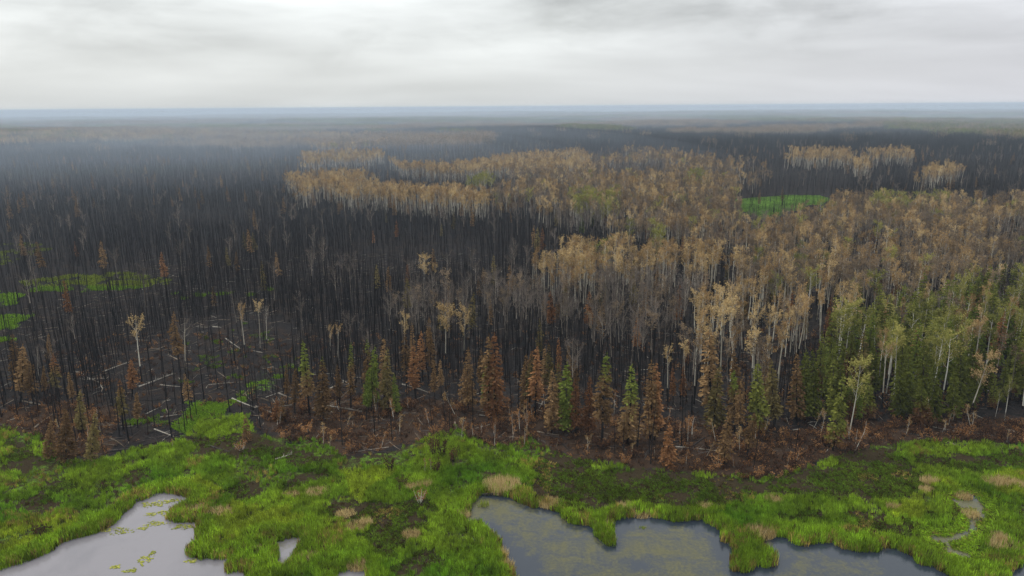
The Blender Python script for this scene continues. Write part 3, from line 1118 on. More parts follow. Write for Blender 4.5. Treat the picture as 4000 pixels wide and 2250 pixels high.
HERO_XY = []
KINDSET = {
    # key: (name, prototype, bark, crown material, category)
    'sg': ('green_spruce', 'spruce', 'grey_bark', 'spruce_green', 'spruce'),
    'sw': ('green_spruce', 'wide_spruce', 'grey_bark', 'spruce_green', 'spruce'),
    'sf': ('green_spruce', 'wide_spruce', 'grey_bark', 'spruce_foot', 'spruce'),
    'sl': ('green_spruce', 'spruce', 'grey_bark', 'spruce_lime', 'spruce'),
    'tg': ('green_spruce', 'thin_spruce', 'grey_bark', 'spruce_lime', 'spruce'),
    'gt': ('scorched_spruce', 'thin_spruce', 'char_bark', 'spruce_top', 'spruce'),
    'gw': ('scorched_spruce', 'spruce', 'char_bark', 'spruce_top', 'spruce'),
    'br': ('scorched_spruce', 'spruce', 'char_bark', 'spruce_brown', 'spruce'),
    'bt': ('scorched_spruce', 'thin_spruce', 'char_bark', 'spruce_brown', 'spruce'),
    'bg': ('scorched_spruce', 'ragged_spruce', 'char_bark', 'spruce_brown', 'spruce'),
    'bw': ('scorched_spruce', 'wide_spruce', 'char_bark', 'spruce_brown', 'spruce'),
    'ru': ('scorched_spruce', 'spruce', 'char_bark', 'spruce_rust', 'spruce'),
    'rt': ('scorched_spruce', 'thin_spruce', 'char_bark', 'spruce_rust', 'spruce'),
    'rr': ('scorched_spruce', 'ragged_spruce', 'char_bark', 'spruce_rusttop', 'spruce'),
    'ol': ('scorched_spruce', 'spruce', 'char_bark', 'spruce_olive', 'spruce'),
    'ls': ('scorched_spruce', 'little_spruce', 'char_bark', 'spruce_rust', 'spruce'),
    'lb': ('scorched_spruce', 'little_spruce', 'char_bark', 'spruce_brown', 'spruce'),
    'at': ('scorched_aspen', 'aspen', 'aspen_bark', 'aspen_tan', 'aspen'),
    'af': ('scorched_aspen', 'full_aspen', 'aspen_bark', 'aspen_tan', 'aspen'),
    'ao': ('scorched_aspen', 'aspen', 'aspen_bark', 'aspen_orange', 'aspen'),
    'ab': ('bare_aspen', 'bare_aspen', 'aspen_bark', 'twig_grey', 'aspen'),
    'ad': ('bare_aspen', 'bare_aspen', 'dull_bark', 'twig_grey', 'aspen'),
    'ag': ('leafing_aspen', 'full_aspen', 'birch_bark', 'aspen_green', 'aspen'),
    'sn': ('burnt_snag', 'snag', 'char_bark', 'twig_char', 'snag'),
}
# key, top pixel, foot pixel, width factor, label
HEROES = [
    ('gt', (1184, 1336), (1211, 1634), 1.0, 'tall thin scorched spruce with yellow-green top right of the green burnt clearing'),
    ('gw', (1259, 1396), (1263, 1642), .95, 'scorched spruce with olive-green upper half and brown skirt beside the thin green-topped one'),
    ('gt', (1373, 1340), (1371, 1593), .9, 'narrow spruce column, green only at its tip, alone left of the tall green pair'),
    ('gw', (1435, 1330), (1440, 1600), .85, 'tall spruce brown on the left side with bright green tip in the green pair'),
    ('sl', (1462, 1353), (1449, 1612), .85, 'leafier green spruce on the right of the tall green pair'),
    ('tg', (1431, 1452), (1431, 1640), 1.1, 'low green spruce column standing in front of the tall green pair'),
    ('bt', (1503, 1320), (1503, 1590), .8, 'thin grey-brown spruce spire just right of the tall green pair'),
    ('ol', (1516, 1361), (1518, 1606), .95, 'olive and brown spruce behind the small bright green one'),
    ('sl', (1538, 1464), (1550, 1618), 1.0, 'short bright green spruce with a pale dead stem against it'),
    ('bt', (1317, 1425), (1327, 1593), 1.0, 'small brown spruce on a bare black stem near the crossed logs'),
    ('bg', (1584, 1299), (1588, 1512), .9, 'brown ragged spruce column, leftmost below the golden aspen tuft'),
    ('rt', (1619, 1348), (1625, 1560), 1.2, 'rust-brown pointed spruce right of the ragged brown column'),
    ('bt', (1607, 1266), (1615, 1460), 1.0, 'brown spruce top rising behind the rust-brown pointed one'),
    ('rt', (1650, 1297), (1652, 1490), 1.1, 'orange-brown spruce with reddish top among black stems left of the yellow aspens'),
    ('bt', (1679, 1278), (1690, 1490), 1.0, 'dark brown spruce leaning on the orange-brown one left of the yellow aspens'),
    ('bt', (1722, 1406), (1725, 1545), 1.1, 'slim brown spruce under the double golden aspen'),
    ('bg', (1690, 1410), (1700, 1576), .8, 'withered brown spruce with broken pale twigs under the golden aspens'),
    ('bw', (1830, 1361), (1828, 1600), .75, 'pointed brown spruce spreading wide below on a long black trunk'),
    ('bt', (1876, 1365), (1874, 1540), .95, 'slim brown spruce just left of the great rust twin spruces'),
    ('br', (1915, 1310), (1912, 1640), .95, 'left, brown-green half of the great twin spruces at the wood edge'),
    ('ru', (1938, 1303), (1936, 1645), .95, 'right, rust-red half of the great twin spruces at the wood edge'),
    ('tg', (1899, 1427), (1897, 1610), .95, 'small green spruce at the foot of the great rust twin spruces'),
    ('ls', (1083, 1551), (1080, 1640), .95, 'low rust-red spruce left of a twin brown one by the green bog'),
    ('lb', (1102, 1551), (1104, 1645), .95, 'low brown spruce, right of a rust-red twin by the green bog'),
    ('bg', (1153, 1435), (1149, 1626), 1.0, 'drooping brown spruce left of the thin green-topped one'),
    ('bt', (1120, 1419), (1125, 1580), .8, 'ragged small brown spruce at the edge of the green slope'),
    ('ao', (1290, 1268), (1290, 1440), .7, 'orange-brown leafy crown, left one of two above the dark stems'),
    ('ao', (1320, 1264), (1318, 1445), .7, 'orange-brown leafy crown, right one of two above the dark stems'),
    ('bw', (2056, 1384), (2054, 1606), .7, 'brown spruce with wide drooping skirt left of two red-topped ones'),
    ('rr', (2077, 1367), (2066, 1618), .9, 'red-topped spruce in the middle of three right of the great twins'),
    ('rt', (2093, 1358), (2089, 1632), 1.2, 'red-topped slim spruce, right of three beyond the great twins'),
    ('bt', (2124, 1357), (2126, 1560), .9, 'brown slim spruce left half of a close brown pair by three red tops'),
    ('rr', (2141, 1342), (2145, 1568), .85, 'brown slim spruce with reddish tip, right half of a close pair'),
    ('rt', (2178, 1322), (2180, 1500), .8, 'lone small rust crown high on a black stem in the dark wood'),
    ('bt', (2221, 1346), (2225, 1545), .8, 'slim brown spruce standing behind the bright green one mid wood edge'),
    ('ol', (2180, 1415), (2182, 1640), .8, 'olive spruce left of the bright green one mid wood edge'),
    ('sl', (2212, 1417), (2206, 1690), 1.05, 'bright green spruce with brown foot mid wood edge'),
    ('br', (2153, 1444), (2157, 1692), 1.0, 'big brown-olive spruce in front of the olive one mid wood edge'),
    ('bt', (2250, 1404), (2250, 1570), 1.0, 'brown spruce top right behind the bright green one'),
    ('ru', (2248, 1481), (2250, 1702), .95, 'rust spruce pressed against the bright green one mid wood edge'),
    ('ru', (2300, 1467), (2298, 1698), .85, 'free-standing rust-red pointed spruce between two leaning neighbours'),
    ('gt', (2377, 1382), (2352, 1722), 1.15, 'leaning tall spruce, yellow-green on top and rust below'),
    ('gw', (2464, 1425), (2451, 1737), 1.0, 'full brown spruce with olive-green top spreading to the ground'),
    ('br', (2540, 1413), (2540, 1722), .95, 'brown half of the twin rust spruces beside the olive-topped one'),
    ('ru', (2561, 1417), (2557, 1718), .9, 'rust-orange half of the twin spruces beside the olive-topped one'),
    ('ls', (2611, 1656), (2607, 1818), .95, 'small red pyramid spruce alone at the marsh edge'),
    ('bt', (2778, 1290), (2783, 1662), 1.2, 'very tall brown spruce shaft left of the pale aspens'),
    ('ol', (2812, 1431), (2787, 1684), 1.1, 'olive-brown spruce at the foot of the very tall brown shaft'),
    ('bt', (2861, 1369), (2866, 1640), 1.1, 'slim brown spruce left of the bright green-topped one'),
    ('gw', (2863, 1444), (2870, 1686), .9, 'brown spruce with a small green top below the slim brown one'),
    ('sf', (2961, 1415), (2961, 1692), .8, 'spruce bright green on top, brown below, last before the green wood'),
    ('br', (2849, 1605), (2828, 1810), 1.0, 'brown spruce low at the marsh edge under the olive-brown one'),
    ('bg', (2952, 1613), (2915, 1795), 1.3, 'leaning thin brown spruce with bare foot at the marsh edge'),
    ('rt', (2629, 1435), (2630, 1580), 1.0, 'small rust crown left of the forked tan aspen'),
    ('rt', (2671, 1427), (2668, 1590), .9, 'small rust crown in front of the forked tan aspen'),
    ('ad', (2352, 1240), (2352, 1450), 1.3, 'bare twin-stemmed aspen with round grey crown in the dark wood'),
    ('ad', (2522, 1262), (2509, 1476), 1.0, 'bare aspen with fan-shaped brown crown, right of the twin-stemmed one'),
    ('at', (2679, 1330), (2683, 1570), 1.25, 'forked tan aspen with bent white trunk before the dark wood'),
    ('at', (2600, 1345), (2606, 1570), .9, 'sparse tan aspen left of the forked one'),
    ('ol', (3019, 1411), (3025, 1672), 1.0, 'olive spruce with brown skirt, first at the left of the green wood'),
    ('br', (3110, 1373), (3112, 1652), .9, 'brownish spruce between the olive one and the broad green pair'),
    ('sw', (3150, 1370), (3142, 1642), .85, 'broad green spruce, front left of the green wood'),
    ('sg', (3172, 1366), (3176, 1640), .85, 'narrower green spruce grown into the broad front left one'),
    ('sg', (3250, 1398), (3256, 1642), .95, 'green spruce, left of the dense front pair in the green wood'),
    ('sg', (3286, 1402), (3284, 1648), .9, 'green spruce, right of the dense front pair in the green wood'),
    ('sl', (3321, 1460), (3321, 1646), .9, 'small light green spruce right of the dense front pair'),
    ('sl', (3358, 1481), (3355, 1645), .8, 'smallest light green spruce in the front of the green wood'),
    ('sf', (3391, 1460), (3390, 1636), .95, 'green spruce with tiered pale branches and brown foot, front middle'),
    ('ol', (3368, 1305), (3365, 1560), 1.15, 'big olive-brown spruce behind the small light green ones'),
    ('sg', (3414, 1332), (3420, 1560), .85, 'slim green spruce right of the big olive-brown one'),
    ('sw', (3518, 1398), (3520, 1636), .75, 'broad green spruce left in the front middle pair'),
    ('sw', (3553, 1369), (3550, 1630), .7, 'taller broad green spruce right in the front middle pair'),
    ('sw', (3607, 1328), (3603, 1600), .8, 'tall green spruce behind the brown-footed one'),
    ('sf', (3596, 1473), (3596, 1666), .9, 'green-topped spruce with wide brown skirt at the brush'),
    ('sw', (3650, 1406), (3655, 1650), .75, 'green spruce left of the white leaning birch'),
    ('sw', (3754, 1299), (3745, 1600), .85, 'largest light green spruce right of the leaning birch'),
    ('sg', (3729, 1452), (3720, 1640), 1.05, 'lower green spruce at the foot of the largest one'),
    ('sg', (3803, 1299), (3800, 1570), .9, 'green spruce hidden behind the largest light green one'),
    ('sg', (3366, 1098), (3362, 1290), .95, 'dark green spruce standing alone among tan aspen crowns'),
    ('sg', (3447, 1141), (3447, 1330), .8, 'dark green spire left of the yellow-green aspen crown'),
    ('sg', (3642, 1129), (3640, 1345), .85, 'tall dark green spire amid yellow-green aspens'),
    ('sw', (3696, 1179), (3690, 1410), .8, 'thick dark green spruce below the tall dark spire'),
    ('sw', (3880, 1098), (3880, 1350), .85, 'tallest dark green spruce at the right by the crooked white aspen'),
    ('ag', (3410, 1236), (3414, 1440), .95, 'round yellow-green aspen crown above the slim green spruce'),
    ('ag', (3495, 1247), (3480, 1500), 1.0, 'leaning aspen with olive-green crown and white stem, middle of green wood'),
    ('ag', (3706, 1288), (3671, 1592), 1.0, 'leaning birch with long white trunk and light green crown'),
    ('ag', (3573, 1276), (3556, 1430), .8, 'small tan-green aspen crown left of the leaning birch'),
    ('ag', (3534, 1127), (3540, 1300), 1.2, 'wide yellow-green aspen crown at the back of the green wood'),
    ('af', (3348, 1173), (3345, 1370), 1.0, 'golden-green aspen crown at the left back of green wood'),
    ('at', (3273, 1183), (3262, 1420), .9, 'pale-stemmed aspen with light greenish top left of green wood'),
    ('at', (3766, 1175), (3742, 1340), .9, 'tan aspen with white leaning stem before a dark gap'),
    ('af', (3866, 1367), (3778, 1636), .95, 'leaning tan aspen with crooked white trunk at the front right'),
    ('ag', (3945, 1478), (3922, 1650), .75, 'young green birch with thin white stem at far right front'),
    ('ag', (3905, 1520), (3885, 1640), .55, 'slender green birch sapling, left of a young birch'),
    ('ab', (3922, 1130), (3908, 1300), 1.0, 'crooked white bare aspen at the right behind the green spruces'),
    ('br', (43, 1303), (66, 1512), 1.0, 'tall brown spruce at the left edge on black stem'),
    ('bt', (83, 1348), (80, 1580), 1.2, 'slim brown spruce right of the tall left edge one'),
    ('bg', (116, 1419), (132, 1580), 1.2, 'short brown spruce in front of the left edge pair'),
    ('bt', (190, 1303), (192, 1440), .9, 'small dark rust spruce behind the left edge group'),
    ('rr', (207, 1382), (220, 1565), 1.0, 'rust-brown spruce with long black foot, left burn'),
    ('bt', (269, 1452), (286, 1588), 1.1, 'small pointed brown spruce among black stems, left burn'),
    ('rt', (507, 1406), (517, 1552), 1.4, 'rust spruce just left of the pale fallen trunk'),
    ('rr', (470, 1481), (482, 1678), 1.0, 'bright rust-topped spruce on thin black stem by the green bog edge'),
    ('ol', (315, 1526), (318, 1690), 1.1, 'spruce with yellow-green tip and brown body at the left burn edge'),
    ('bt', (534, 1530), (538, 1670), 1.2, 'faded brown spruce right of the bright rust-topped one'),
    ('bg', (718, 1460), (745, 1608), 1.0, 'sparse brown spruce leaning on a thin stem above the bright bog'),
    ('bw', (248, 1589), (257, 1808), .85, 'large orange-brown spruce drooping to the ground at the left marsh edge'),
    ('bw', (199, 1634), (192, 1792), .9, 'brown spruce left of the large drooping one at the left marsh edge'),
    ('ol', (369, 1605), (352, 1806), 1.0, 'brown-olive spruce right of the large drooping one at the left marsh edge'),
    ('bt', (170, 1427), (172, 1560), .9, 'thin brown spruce between the left edge group and the rust one'),
    ('lb', (957, 1622), (965, 1722), .9, 'little orange-brown spruce in the green bog'),
    ('bg', (683, 1222), (704, 1455), .9, 'tufted brown spruce with slanting black trunk left of a pale-footed tree'),
    ('at', (534, 1233), (555, 1495), 1.0, 'scorched aspen with white trunk and tan crown in the left burn'),
    ('ab', (720, 1233), (725, 1466), 1.0, 'grey aspen with thick pale foot in the burnt clearing'),
    ('ao', (936, 1185), (960, 1400), .8, 'rusty-crowned aspen with thin white stem, left of two'),
    ('at', (1004, 1172), (1017, 1368), .9, 'tan aspen with the brightest white trunk in the burnt clearing'),
    ('ab', (1035, 1187), (1042, 1370), .7, 'dull aspen leaning beside the brightest white trunk'),
    ('ad', (1172, 1135), (1186, 1340), .9, 'brown bare aspen standing alone above the dark stems'),
    ('ab', (149, 1344), (153, 1512), .5, 'thin white dead aspen near the left edge'),
    ('af', (1580, 1216), (1582, 1390), .75, 'golden aspen tuft above the brown spruces'),
    ('af', (1741, 1193), (1741, 1440), .95, 'left, larger crown of the double golden aspen'),
    ('af', (1806, 1201), (1811, 1425), .75, 'right golden aspen with slender white trunk'),
    ('ad', (1414, 1247), (1422, 1380), .9, 'small brown fan-crowned bare aspen behind the tall green pair'),
    ('af', (1655, 995), (1655, 1150), 1.0, 'golden withered tree group standing alone in the dark clearing'),
    ('at', (1695, 1030), (1690, 1150), .9, 'lower tan tree right of the golden group in the dark clearing'),
    ('bt', (1518, 1045), (1520, 1180), 1.1, 'lone rust-brown spruce in the dark stand left of centre'),
    ('bt', (1690, 975), (1695, 1090), 1.0, 'faint rust spruce behind the golden group in the dark clearing'),
]


def place_heroes():
    for n, (k, top, foot, w, label) in enumerate(HEROES):
        nm, proto, m1, m2, cat = KINDSET[k]
        x, y, h, lean = survey(top, foot)
        HERO_XY.append((x, y))
        parts = ('trunk', 'crown')
        grp = {'green_spruce': 'green spruces at the wood edge', 'scorched_spruce': 'scorched spruces along the burn', 'scorched_aspen': 'scorched aspens',
               'bare_aspen': 'bare aspens', 'leafing_aspen': 'green leafing aspens', 'burnt_snag': 'charred snags'}[nm]
        tree(nm, proto, n * 3 + 1, m1, m2, x, y, h, w * (1.18 if cat == 'spruce' else 1.1), label, cat, grp, lean=(lean, 0), parts=parts)


place_heroes()

# ------------------------------------------------------------------ stands of trees
# crown-level outlines (pixels of the tree tops) turned into ground areas
TOPZ = 14.0


def T(poly):
    return G(poly, TOPZ)


Z_GREEN = T([(3040, 1440), (3130, 1360), (3290, 1240), (3370, 1150), (3500, 1100), (3700, 1080), (3850, 1050), (4200, 1030), (6000, 1030), (6000, 1600), (4000, 1560), (3700, 1520), (3400, 1500), (3100, 1470)])
Z_GOLD = [T(p) for p in [
    [(2060, 1010), (2200, 960), (2320, 930), (2480, 950), (2560, 960), (2800, 960), (2820, 1030), (2700, 1060), (2400, 1050), (2150, 1060)],
    [(1130, 690), (1240, 672), (1420, 668), (1440, 690), (1330, 722), (1500, 712), (1760, 725), (1920, 755), (1910, 790), (1700, 782), (1330, 752), (1290, 730), (1180, 755)],
    [(1520, 612), (1600, 632), (1760, 638), (2000, 598), (2300, 590), (2300, 650), (2000, 652), (1750, 668), (1560, 648)],
    [(1165, 600), (1260, 594), (1450, 588), (1500, 600), (1480, 615), (1250, 620), (1190, 640)],
    [(2700, 1140), (2860, 1090), (3150, 1090), (3300, 1050), (3330, 1150), (3100, 1260), (2990, 1330), (2850, 1300), (2720, 1210)],
    [(3080, 590), (3200, 588), (3320, 592), (3330, 625), (3300, 622), (3200, 625), (3090, 625)], [(3290, 615), (3400, 615), (3395, 650), (3310, 650)],
    [(3400, 592), (3480, 588), (3570, 592), (3565, 615), (3410, 615)],
    [(3640, 650), (3730, 640), (3735, 670), (3600, 690)],
]]
Z_ASPEN = [T(p) for p in [
    [(2000, 650), (2300, 650), (2300, 590), (2500, 580), (2700, 598), (2960, 622), (2990, 690), (2950, 730), (2860, 750), (2880, 800), (3000, 818), (3200, 800), (3250, 772),
     (3450, 758), (3650, 752), (4000, 760), (6000, 760), (6000, 1040), (3850, 1060), (3500, 1090), (3330, 1120), (3300, 1050), (3150, 1090), (2860, 1090), (2850, 960),
     (2600, 900), (2200, 850), (2050, 800), (1930, 790), (1930, 745), (1980, 700)],
    [(-200, 500), (600, 505), (1100, 512), (1450, 520), (1500, 540), (1200, 548), (700, 535), (300, 548), (-200, 560)],
    [(1200, 532), (1400, 540), (1560, 560), (1300, 575), (1150, 556)],
]]
Z_GREY = T([(1480, 1130), (1700, 1070), (2000, 1060), (2300, 1060), (2800, 1060), (2700, 1140), (2720, 1250), (2500, 1290), (2300, 1200), (2100, 1170), (1800, 1180), (1500, 1200)])
Z_MIX = T([(2700, 1300), (2850, 1300), (3020, 1330), (3030, 1470), (2850, 1450), (2700, 1400)])
Z_FARGREEN = T([(3300, 455), (6000, 440), (6000, 560), (4000, 530), (3500, 490)])
# pockets of the aspen stand that still carry green leaves
Z_LEAFING = [T(p) for p in [[(2240, 735), (2420, 745), (2430, 815), (2260, 810)], [(2690, 670), (2760, 670), (2760, 705), (2690, 700)], [(3440, 760), (3560, 755), (3570, 800), (3450, 800)],
                            [(1820, 690), (1880, 680), (1890, 700), (1830, 710)], [(2330, 935), (2400, 935), (2400, 975), (2330, 975)], [(3620, 752), (3720, 752), (3720, 775), (3620, 775)],
                            [(2540, 890), (2580, 890), (2580, 920), (2540, 920)]]]

# aspen tops run in billows: dark gaps between the stands show their stems
def classify(x, y):
    """0 none, 1 snag, 2 tan aspen, 3 brown aspen, 4 bare aspen, 5 green aspen, 6 green spruce, 7 scorched spruce"""
    n = len(x)
    r = RNG.random(n)
    r2 = RNG.random(n)
    D = np.hypot(x, y)
    wx, wy = wob(x, y, 14, 3.0, 71)
    sx = np.where(D > 400, 2.2, 1.0)
    X, Y = x + wx * sx, y + wy * sx
    k = np.where(r < 0.982, 1, np.where(r < 0.994, 4, 7))
    keep = np.ones(n)
    g = in_any(X, Y, Z_GOLD)
    a = in_any(X, Y, Z_ASPEN) & ~g
    gr = inside(X, Y, Z_GREY) & ~g & ~a
    gn = inside(X, Y, Z_GREEN)
    mx = inside(X, Y, Z_MIX) & ~gn
    lf = in_any(X, Y, Z_LEAFING)
    fg = inside(X, Y, Z_FARGREEN)
    k = np.where(g, np.where(r < .72, 2, np.where(r < .86, 3, np.where(r < .95, 4, 7))), k)
    keep = np.where(g, np.where(D > 400, .60, .44 * ss(.30, .55, fbm(x, y, 13, 83, 2)) + .08), keep)
    gap = fbm(x, y, np.where(D > 400, 60, 26), 81, 2)
    ka = np.where(r < .36, 3, np.where(r < .62, 2, np.where(r < .82, 4, np.where(r < .93, 1, np.where(r < .985, 7, 5)))))
    k = np.where(a, np.where(gap > .34, ka, np.where(r < .75, 1, 4)), k)
    keep = np.where(a, .6, keep)
    k = np.where(gr, np.where(r < .30, 4, np.where(r < .36, 3, np.where(r < .40, 7, 1))), k)
    keep = np.where(gr, .7, keep)
    k = np.where(mx, np.where(r < .35, 2, np.where(r < .55, 3, np.where(r < .7, 7, np.where(r < .8, 4, 1)))), k)
    keep = np.where(mx, .45, keep)
    k = np.where(gn, np.where(r < .56, 6, np.where(r < .72, 5, np.where(r < .80, 2, np.where(r < .87, 3, np.where(r < .97, 7, 4))))), k)
    keep = np.where(gn, .31, keep)
    k = np.where(lf, np.where(r < .38, 5, np.where(r < .45, 6, k)), k)
    k = np.where(fg, np.where(r < .45, 6, np.where(r < .75, 3, k)), k)
    sp = np.ones(n)
    for p, d in SPARSE:
        sp = np.where(inside(x, y, p), np.minimum(sp, d), sp)
    for p, d in GREEN_PATCH:
        sp = np.where(inside(x, y, p), np.minimum(sp, .2 if d > .55 else .4), sp)
    m = inside(x, y, MARSH)
    keep = keep * sp * np.where(m, 0, 1)
    # the burn itself is uneven
    keep = keep * np.where(k == 1, .55 + .6 * fbm(x, y, 30, 91, 2), 1)
    k = np.where(r2 < keep, k, 0)
    return k


def jitter_points(d0, d1, s, half=0.74):
    xm = d1 * math.sin(half)
    xs = np.arange(-xm, xm, s)
    ys = np.arange(d0 * math.cos(half) * 0.98, d1, s)
    X, Y = np.meshgrid(xs, ys)
    x = X.ravel() + RNG.uniform(-.5, .5, X.size) * s
    y = Y.ravel() + RNG.uniform(-.5, .5, X.size) * s
    D = np.hypot(x, y)
    ok = (D >= d0) & (D < d1) & (np.abs(np.arctan2(x, y)) < half)
    return x[ok], y[ok]


pts = []
for d0, d1, s in ((100, 250, 2.05), (250, 420, 2.35), (420, 650, 2.8), (650, 1000, 3.5)):
    x, y = jitter_points(d0, d1, s)
    k = classify(x, y)
    ok = k > 0
    pts.append(np.stack([x[ok], y[ok], k[ok]], -1))
ALL = np.concatenate(pts)
# no random stem inside a surveyed tree
HX = np.array(HERO_XY)
near = ALL[:, 1] < 330
dmin = np.full(len(ALL), 99.0)
dmin[near] = np.min(np.hypot(ALL[near, 0][:, None] - HX[None, :, 0], ALL[near, 1][:, None] - HX[None, :, 1]), 1)
ALL = ALL[(dmin > 1.1) | ((ALL[:, 2] == 1) & (dmin > .6))]
AX, AY, AK = ALL[:, 0], ALL[:, 1], ALL[:, 2].astype(int)
AZ = relief(AX, AY)
PU, PV = project(AX, AY, AZ + 8)
INVIEW = (PU > 20) & (PU < 3980) & (PV < 2240)
DIST = np.hypot(AX, AY)

RANDOM_KIND = {
    1: ('burnt_snag', 'snag', 'char_bark', 'twig_char', 'snag', (7.5, 13.5), 300),
    2: ('scorched_aspen', 'aspen', 'aspen_bark', 'aspen_tan', 'aspen', (13, 18), 140),
    3: ('scorched_aspen', 'aspen', 'dull_bark', 'aspen_brown', 'aspen', (12, 17.5), 130),
    4: ('bare_aspen', 'bare_aspen', 'dull_bark', 'twig_grey', 'aspen', (12, 17.5), 250),
    5: ('leafing_aspen', 'full_aspen', 'birch_bark', 'aspen_green', 'aspen', (12, 17), 90),
    6: ('green_spruce', 'spruce', 'grey_bark', 'spruce_green', 'spruce', (7, 17.5), 200),
    7: ('scorched_spruce', 'ragged_spruce', 'char_bark', 'spruce_brown', 'spruce', (8, 14), 180),
}


def region(u, v):
    """where a tree of the crowd stands, in words"""
    if v > 1500 and u > 1000:
        return 'near the marsh edge'
    if u < 1300:
        return 'in the left burn'
    if v > 1050 and u < 2700:
        return 'in the dark middle wood'
    if u >= 3000 and v > 1050:
        return 'in the green wood'
    if v > 1050:
        return 'left of the green wood'
    return 'in the stand beyond the dark wood'


LABELS = {
    1: ('charred snag %s', 'charred black snags %s'),
    2: ('pale-trunked aspen with tan crown %s', 'tan scorched aspens %s'),
    3: ('aspen with grey-brown crown %s', 'grey-brown scorched aspens %s'),
    4: ('leafless grey aspen %s', 'leafless grey aspens %s'),
    5: ('fresh green aspen %s', 'fresh green aspens %s'),
    6: ('green spruce %s', 'crowded green spruces %s'),
    7: ('ragged brown spruce %s', 'ragged brown spruces %s'),
}
LANDMARKS = [('the thin green-topped spruce', 1211, 1634), ('the tall green spruce pair', 1445, 1620), ('the small bright green spruce', 1550, 1618), ('the ragged brown column', 1588, 1512),
             ('the double golden aspen', 1741, 1440), ('the right golden aspen', 1811, 1425), ('the great twin spruces', 1924, 1642), ('the red-topped spruce trio', 2070, 1618), ('the bright green spruce', 2206, 1690),
             ('the free-standing rust spruce', 2298, 1698), ('the leaning tall spruce', 2352, 1722), ('the olive-topped full spruce', 2451, 1737), ('the twin rust spruces', 2548, 1720),
             ('the red pyramid spruce', 2607, 1818), ('the forked tan aspen', 2683, 1570), ('the very tall brown shaft', 2783, 1662), ('the green-topped last spruce', 2961, 1692), ('the broad green spruce', 3142, 1642),
             ('the dense green front pair', 3270, 1645), ('the big olive-brown spruce', 3365, 1560), ('the front middle green pair', 3535, 1633), ('the leaning white birch', 3671, 1592), ('the largest green spruce', 3745, 1600),
             ('the crooked leaning aspen', 3778, 1636), ('the young green birch', 3922, 1650), ('the left edge spruce', 66, 1512), ('the left burn rust spruce', 220, 1565), ('the pale fallen trunk', 600, 1490),
             ('the bright rust-topped spruce', 482, 1678), ('the large drooping spruce', 257, 1808), ('the white-trunked tan aspen', 555, 1495), ('the pale-footed grey aspen', 725, 1466), ('the brightest white trunk', 1017, 1368),
             ('the lone brown bare aspen', 1186, 1340), ('the green bog', 880, 1590), ('the twin-stemmed bare aspen', 2352, 1450), ('the fan-crowned aspen', 2509, 1476), ('the orange crown pair', 1305, 1442),
             ('the wide yellow-green crown', 3540, 1300), ('the lone dark green spruce', 3362, 1290), ('the tallest dark spruce', 3880, 1350), ('the golden tree group', 1655, 1150)]
_lm = ground(np.array([q[1] for q in LANDMARKS], float), np.array([q[2] for q in LANDMARKS], float))
SINGLES = []


def beside(x, y):
    d = np.hypot(_lm[:, 0] - x, (_lm[:, 1] - y))
    j = int(np.argmin(d))
    if d[j] > 16:
        return None
    dx, dy = x - _lm[j, 0], y - _lm[j, 1]
    word = ('right of' if dx > 0 else 'left of') if abs(dx) > abs(dy) * .8 else ('behind' if dy > 0 else 'in front of')
    if d[j] > 8 and word in ('behind', 'right of', 'left of'):
        word = 'well ' + word
    return '%s %s' % (word, LANDMARKS[j][0])


ORD = ['first', 'second', 'third', 'fourth', 'fifth', 'sixth', 'seventh', 'eighth']


def settle_labels():
    settle(SINGLES)


def settle(SINGLES):
    """things that still share a label are told apart by their order, where few share it"""
    by = {}
    for e, u in SINGLES:
        by.setdefault(e['label'], []).append((u, e))
    for lab, li in by.items():
        li.sort(key=lambda q: q[0])
        if 1 < len(li) <= 8 and len(lab.split()) <= 12:
            for k, (u, e) in enumerate(li):
                e['label'] = '%s, %s from the left' % (lab, ORD[k])


single = np.zeros(len(ALL), bool)
U0, V0 = project(AX, AY, AZ)
for k, (nm, proto, m1, m2, cat, (h0, h1), cap) in RANDOM_KIND.items():
    ids = np.where((AK == k) & INVIEW)[0]
    ids = ids[np.argsort(DIST[ids])][:cap]
    single[ids] = True
    for i in ids:
        rg = region(U0[i], V0[i])
        lab, grp = LABELS[k]
        bark, leaf = m1, m2
        if k == 6:
            leaf = random.choice(('spruce_green', 'spruce_green', 'spruce_foot', 'spruce_lime')) if V0[i] < 1540 else random.choice(('spruce_green', 'spruce_foot', 'spruce_foot'))
        if k == 7:
            leaf = random.choice(('spruce_brown', 'spruce_brown', 'spruce_olive', 'spruce_rust'))
            lab = {'spruce_brown': lab, 'spruce_olive': 'ragged olive-brown spruce %s', 'spruce_rust': 'ragged rust-red spruce %s'}[leaf]
            grp = {'spruce_brown': grp, 'spruce_olive': 'ragged olive spruces %s', 'spruce_rust': 'ragged rust spruces %s'}[leaf]
        if k == 2 and random.random() < .4:
            leaf = 'aspen_orange'
            lab, grp = 'pale-trunked aspen with orange-brown crown %s', 'orange-brown scorched aspens %s'
        h = U(h0, h1)
        ln = random.gauss(0, .035)
        bs = beside(float(AX[i]), float(AY[i]))
        lab = lab % (bs or rg)
        f = (h - h0) / (h1 - h0)
        word = 'tall ' if f > .66 else ('short ' if f < .33 else '')
        if abs(ln) > .045:
            word += 'right-leaning ' if ln > 0 else 'left-leaning '
        e = tree(nm, proto, random.randint(0, 50), bark, leaf, float(AX[i]), float(AY[i]), h, U(.85, 1.2), word + lab, cat, grp % rg,
                 lean=(ln, random.gauss(0, .03)), parts=('trunk', 'branches' if k == 1 else 'crown'), z=float(AZ[i]))
        SINGLES.append((e, float(PU[i])))


settle_labels()


